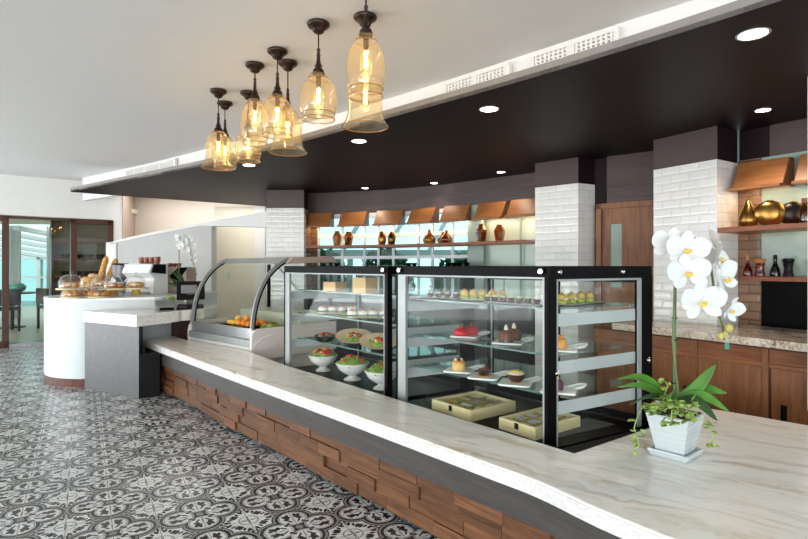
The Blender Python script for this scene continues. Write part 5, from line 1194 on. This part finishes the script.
jr = thing('glass_jar', 'tall pinkish jar at the right end of the upper niche shelf', 'jar', (2.655, 3.535, SZ)); MB().lathe([(0, 0), (.035, 0), (.038, .01), (.038, .09), (.022, .12), (.022, .14)], seg=20).build('jar_body', 'vase_amber', jr, True); MB().lathe([(0, .14), (.024, .14), (.024, .165), (0, .165)], seg=16).build('stopper', 'terracotta_cup', jr, True)
NZ = 1.2255
def bottle(lb, loc, mat, capm):
    r = thing('oil_bottle', lb, 'bottle', loc, 0, 'bottles and mills on the lower niche shelf'); MB().lathe([(0, 0), (.034, 0), (.036, .01), (.030, .05), (.016, .085), (.012, .10), (.012, .125)], seg=20).build('bottle_glass', mat, r, True); MB().lathe([(0, .155), (.011, .155), (.013, .14), (.013, .122), (0, .122)], seg=12).build('stopper', capm, r, True); MB().lathe([(0, .004), (.031, .004), (.029, .045), (0, .045)], seg=18).build('oil', mat, r, True)
def mill(lb, loc, mat, capm):
    r = thing('pepper_mill', lb, 'mill', loc, 0, 'bottles and mills on the lower niche shelf'); MB().lathe([(0, 0), (.032, 0), (.034, .01), (.028, .03), (.026, .06), (.032, .095), (0, .095)], seg=20).build('mill_body', mat, r, True); MB().lathe([(0, .128), (.028, .128), (.036, .120), (.036, .106), (.028, .0955), (0, .0955)], seg=20).build('mill_cap', capm, r, True)
bottle('red oil bottle with cork, leftmost on the lower niche shelf', (.642*3.93, 3.93, NZ), 'red_oil', 'cork'); mill('red glass spice jar with cork top beside the red bottle', (.6655*3.87, 3.87, NZ), 'red_oil', 'cork')
bottle('dark oil bottle with black stopper on the lower niche shelf', (.694*3.83, 3.83, NZ), 'dark_oil', 'black_metal'); mill('black pepper mill, rightmost on the lower niche shelf', (.7185*3.75, 3.75, NZ), 'black_metal', 'black_metal')
# black cups on the gantry of the back counter
ga = MB(); gf = [kfront(px, .40) for px in range(335, 526, 10)]; gb = [kfront(px, .24) for px in range(335, 526, 10)]
ga.prism([(p[0], p[1]-6.5) for p in gf]+[(p[0], p[1]-6.5) for p in gb[::-1]], 1.275, 1.295); ga.build('gantry_shelf', 'black_metal', bc)
for px in (340, 400, 460, 520): p = kfront(px, .32); MB().tube([(p[0], p[1]-6.5, .88), (p[0], p[1]-6.5, 1.275)], .012, 8).build('gantry_post', 'steel', bc)
bcup = thing('black_cup', 'x', 'cup', group='black cups above the display cases'); MB().lathe([(0, 0), (.022, 0), (.034, .03), (.036, .045), (.033, .045), (.02, .008), (0, .006)], seg=18).build('cup_body', 'black_gloss', bcup, True); MB().torus((.04, 0, .024), .012, .004, 12, 6, Matrix.Rotation(PI/2, 4, 'X')).build('handle', 'black_gloss', bcup, True)
lbs = ('black cup alone above the left glass case', 'black cup, left of the two beneath the squat amber vases', 'black cup, right of the two beneath the squat amber vases', 'black cup, first from left in the row below the faceted vases', 'black cup, second from left in the row below the faceted vases', 'black cup, third from left in the row below the faceted vases', 'black cup, last in the row below the faceted vases')
place(bcup, [((*kfront(px, .32), 1.2955), i*.7, lb) for i, (px, lb) in enumerate(zip((347, 423, 429, 464, 469, 474, 482), lbs))])
bb = thing('black_bottle', 'small black bottle among the cups below the faceted vases', 'bottle', (*kfront(479.5, .30), 1.2955)); MB().lathe([(0, 0), (.018, 0), (.018, .05), (.007, .065), (.007, .085)], seg=14).build('bottle_body', 'black_gloss', bb, True); MB().lathe([(0, .085), (.009, .085), (.009, .1), (0, .1)], seg=10).build('cap', 'black_metal', bb, True)

# ================================================================== ROOM BEHIND THE GLASS PARTITION, GARDEN BEHIND THE WINDOW
struct(MB().prism([(-16, 9.3), (-10.5, 6.2), (-5.3, 10.2), (-5.6, 18), (-16, 18)], -.001, .003).build('floor_annex', 'stone_floor'))
struct(MB().prism([(-16, 5.0), (-5.15, 9.68), (-5.5, 13.4), (-16, 12.6)], 2.32, 2.40).build('ceiling_annex', 'yellow_wall'))
struct(MB().prism([(-5.60, 10.7), (-5.45, 10.7), (-6.4, 17), (-6.6, 17)], 0, 2.32).build('wall_annex', 'wall_grey'))
m = MB()
for k in range(9):
    x = -14.5+k*1.0; m.hexa([(x, 13.0, 2.18), (x+.16, 13.0, 2.18), (x+1.9, 17.5, 1.55), (x+1.74, 17.5, 1.55)], [(x, 13.0, 2.28), (x+.16, 13.0, 2.28), (x+1.9, 17.5, 1.65), (x+1.74, 17.5, 1.65)])
for k in range(9): x = -12.7+k*.75; m.span((x, 17.4, 0), (x+.11, 17.55, 1.6))
m.span((-14, 17.4, 1.52), (-6.4, 17.55, 1.66)); m.span((-14, 17.42, .9), (-6.4, 17.5, .96))
gz = struct(m.build('window_5', 'exterior_white', label='white framed sloping glasshouse front seen through the partition')); MB().span((-14, 17.46, 0), (-6.4, 17.47, 1.55)).build('pane', 'window_pane', gz)
for i, (x, y) in enumerate(((-9.75, 13.2), (-8.95, 13.4))):
    cu_ = MB(); cu_.sheet([[Vector((x+.02*k*(1 if True else 0), y+.03*math.sin(k*1.9), z)) for k in range(16)] for z in (0.004, 2.3)]); tag(cu_.build('curtain', 'curtain', smooth=True, solid=.01), ('left', 'right')[i]+' pale hanging curtain in the room behind the partition', 'curtain')
shf = thing('wall_cabinet', 'dark wooden shelf unit with rows of cups behind the glass partition', 'shelf unit', (-6.45, 11.1, 0), .66)
MB().span((-.75, .0, 0), (.75, .03, 2.28)).build('back_board', 'wall_taupe', shf); 
for x in (-.75, .72): MB().span((x, -.32, 0), (x+.03, 0, 2.28)).build('side_board', 'dark_wood', shf)
for z in (.72, 1.08, 1.42, 1.76, 2.25): MB().span((-.72, -.31, z), (.72, 0, z+.03)).build('shelf_board', 'shelf_wood', shf)
dc = thing('dark_cup', 'x', 'cup', group='dark cups on the far shelf unit'); MB().lathe([(0, 0), (.04, 0), (.075, .05), (.08, .085), (.075, .085), (.03, .01), (0, .01)], seg=16).build('cup_body', 'dark_fabric', dc, True); sp = []
for z, w in ((1.1105, 'lower row'), (1.4505, 'upper row')):
    for i in range(6):
        q = Matrix.Rotation(.66, 3, 'Z') @ Vector((-.5+.2*i, -.15, 0)); sp.append(((-6.45+q.x, 11.1+q.y, z), i, 'dark cup in the '+w+' of the far shelf unit'))
place(dc, sp)
def chair(lb, loc, rz, mat):
    r = thing('dining_chair', lb, 'chair', loc, rz); MB().span((-.23, -.22, .42), (.23, .22, .48)).build('seat', mat, r, bevel=.015); MB().span((-.23, .18, .52), (.23, .23, .84)).build('backrest', mat, r, bevel=.02)
    for x, y in ((-.2, -.19), (.2, -.19), (.2, .19), (-.2, .19)): MB().span((x-.02, y-.02, 0), (x+.02, y+.02, .42 if y < 0 else .56)).build('leg', 'dark_wood', r)
chair('black upholstered chair behind the glass partition, beside the table with the bowl', (sx(18, 11.0), 10.6, .003), -2.2, 'dark_fabric'); chair('brown chair behind the glass partition, right of the black one', (sx(53, 11.2), 11.2, .003), 2.6, 'dark_wood')
tb = thing('dining_table', 'dark table carrying a turquoise bowl behind the partition', 'table', (sx(12, 11.3), 11.3, .003)); MB().lathe([(0, .71), (.42, .71), (.42, .74), (0, .74)], seg=32).build('tabletop', 'dark_wood', tb, True); MB().lathe([(0, 0), (.25, 0), (.24, .02), (.04, .05), (.04, .71), (0, .71)], seg=20).build('pedestal', 'black_metal', tb, True)
tq = thing('bowl', 'turquoise round bowl on the dark table behind the partition', 'bowl', (sx(17, 11.2), 11.2, .7435)); MB().lathe([(0, 0), (.07, 0), (.15, .06), (.17, .13), (.12, .18), (.11, .18), (.15, .12), (.06, .02), (0, .02)], seg=28).build('bowl_body', 'turquoise', tq, True); MB().torus((0, 0, .18), .115, .008, 24, 6).build('rim', 'turquoise', tq, True)
def shrub(lb, c, r, mat, seed, trunk=0):
    rng = random.Random(seed); t = thing('garden_shrub' if not trunk else 'garden_tree', lb, 'shrub' if not trunk else 'tree', c)
    MB().tube([(0, 0, 0), (.05, .02, r[2]*.6), (.02, -.03, r[2]*1.2+trunk)], [.06, .05, .03], 8).build('trunk', 'dark_wood', t, True); m = MB()
    for k in range(2200):
        d = Vector((rng.gauss(0, 1), rng.gauss(0, 1), rng.gauss(0, 1))).normalized()*rng.uniform(.45, 1.0); p = Vector((d.x*r[0], d.y*r[1], r[2]*(1.05+d.z)+trunk)); s = rng.uniform(.06, .13)
        T = Matrix.Translation(p) @ Matrix.Rotation(rng.uniform(0, 6), 4, 'Z') @ Matrix.Rotation(rng.uniform(-1.2, 1.2), 4, 'X'); a = [m.v(T @ Vector(q)) for q in ((0, -s, 0), (s*.45, 0, s*.15), (0, s, 0), (-s*.45, 0, s*.15))]; m.face(a)
    m.build('foliage', mat, t, kind='stuff')
shrub('leafy green shrub outside the window, behind the leftmost amber vases', (-1.30, 9.0, 0), (.40, .4, .78), 'foliage', 1); shrub('dense green shrub outside the window, behind the egg vases', (-.32, 9.2, 0), (.50, .4, .80), 'tree_green', 2); shrub('green shrub outside the window, behind the squat vases', (.95, 8.7, 0), (.55, .4, .76), 'foliage', 3)
shrub('dark tree outside the glasshouse front beyond the partition', (-9.6, 18.6, 0), (.5, .5, .9), 'tree_green', 4); shrub('dark tree in the middle beyond the glasshouse front', (-10.75, 18.9, 0), (.5, .5, 1.0), 'tree_green', 6); shrub('green tree farther left beyond the glasshouse front', (-11.9, 18.8, 0), (.5, .5, .95), 'foliage', 5)
m = MB()
for k in range(5): x = -2.0+k*.8; m.hexa([(x, 9.9, 1.55), (x+.09, 9.9, 1.55), (x+.69, 10.0, 2.6), (x+.6, 10.0, 2.6)], [(x, 10.0, 1.55), (x+.09, 10.0, 1.55), (x+.69, 10.1, 2.6), (x+.6, 10.1, 2.6)])
m.span((-2.1, 9.88, 1.48), (2.1, 10.0, 1.60)); 
for k in range(5): x = -2.0+k*.95; m.span((x, 9.9, 0), (x+.1, 10.0, 1.5))
tag(m.build('garden_pergola', 'exterior_white'), 'white slatted pergola in the garden outside the window', 'pergola')
struct(MB().prism([(-2.1, 8.0), (-1.3, 8.0), (1.6, 6.5), (3.5, 6.5), (3.5, 19), (-2.1, 19)], .001, .006).build('lawn', 'foliage'))
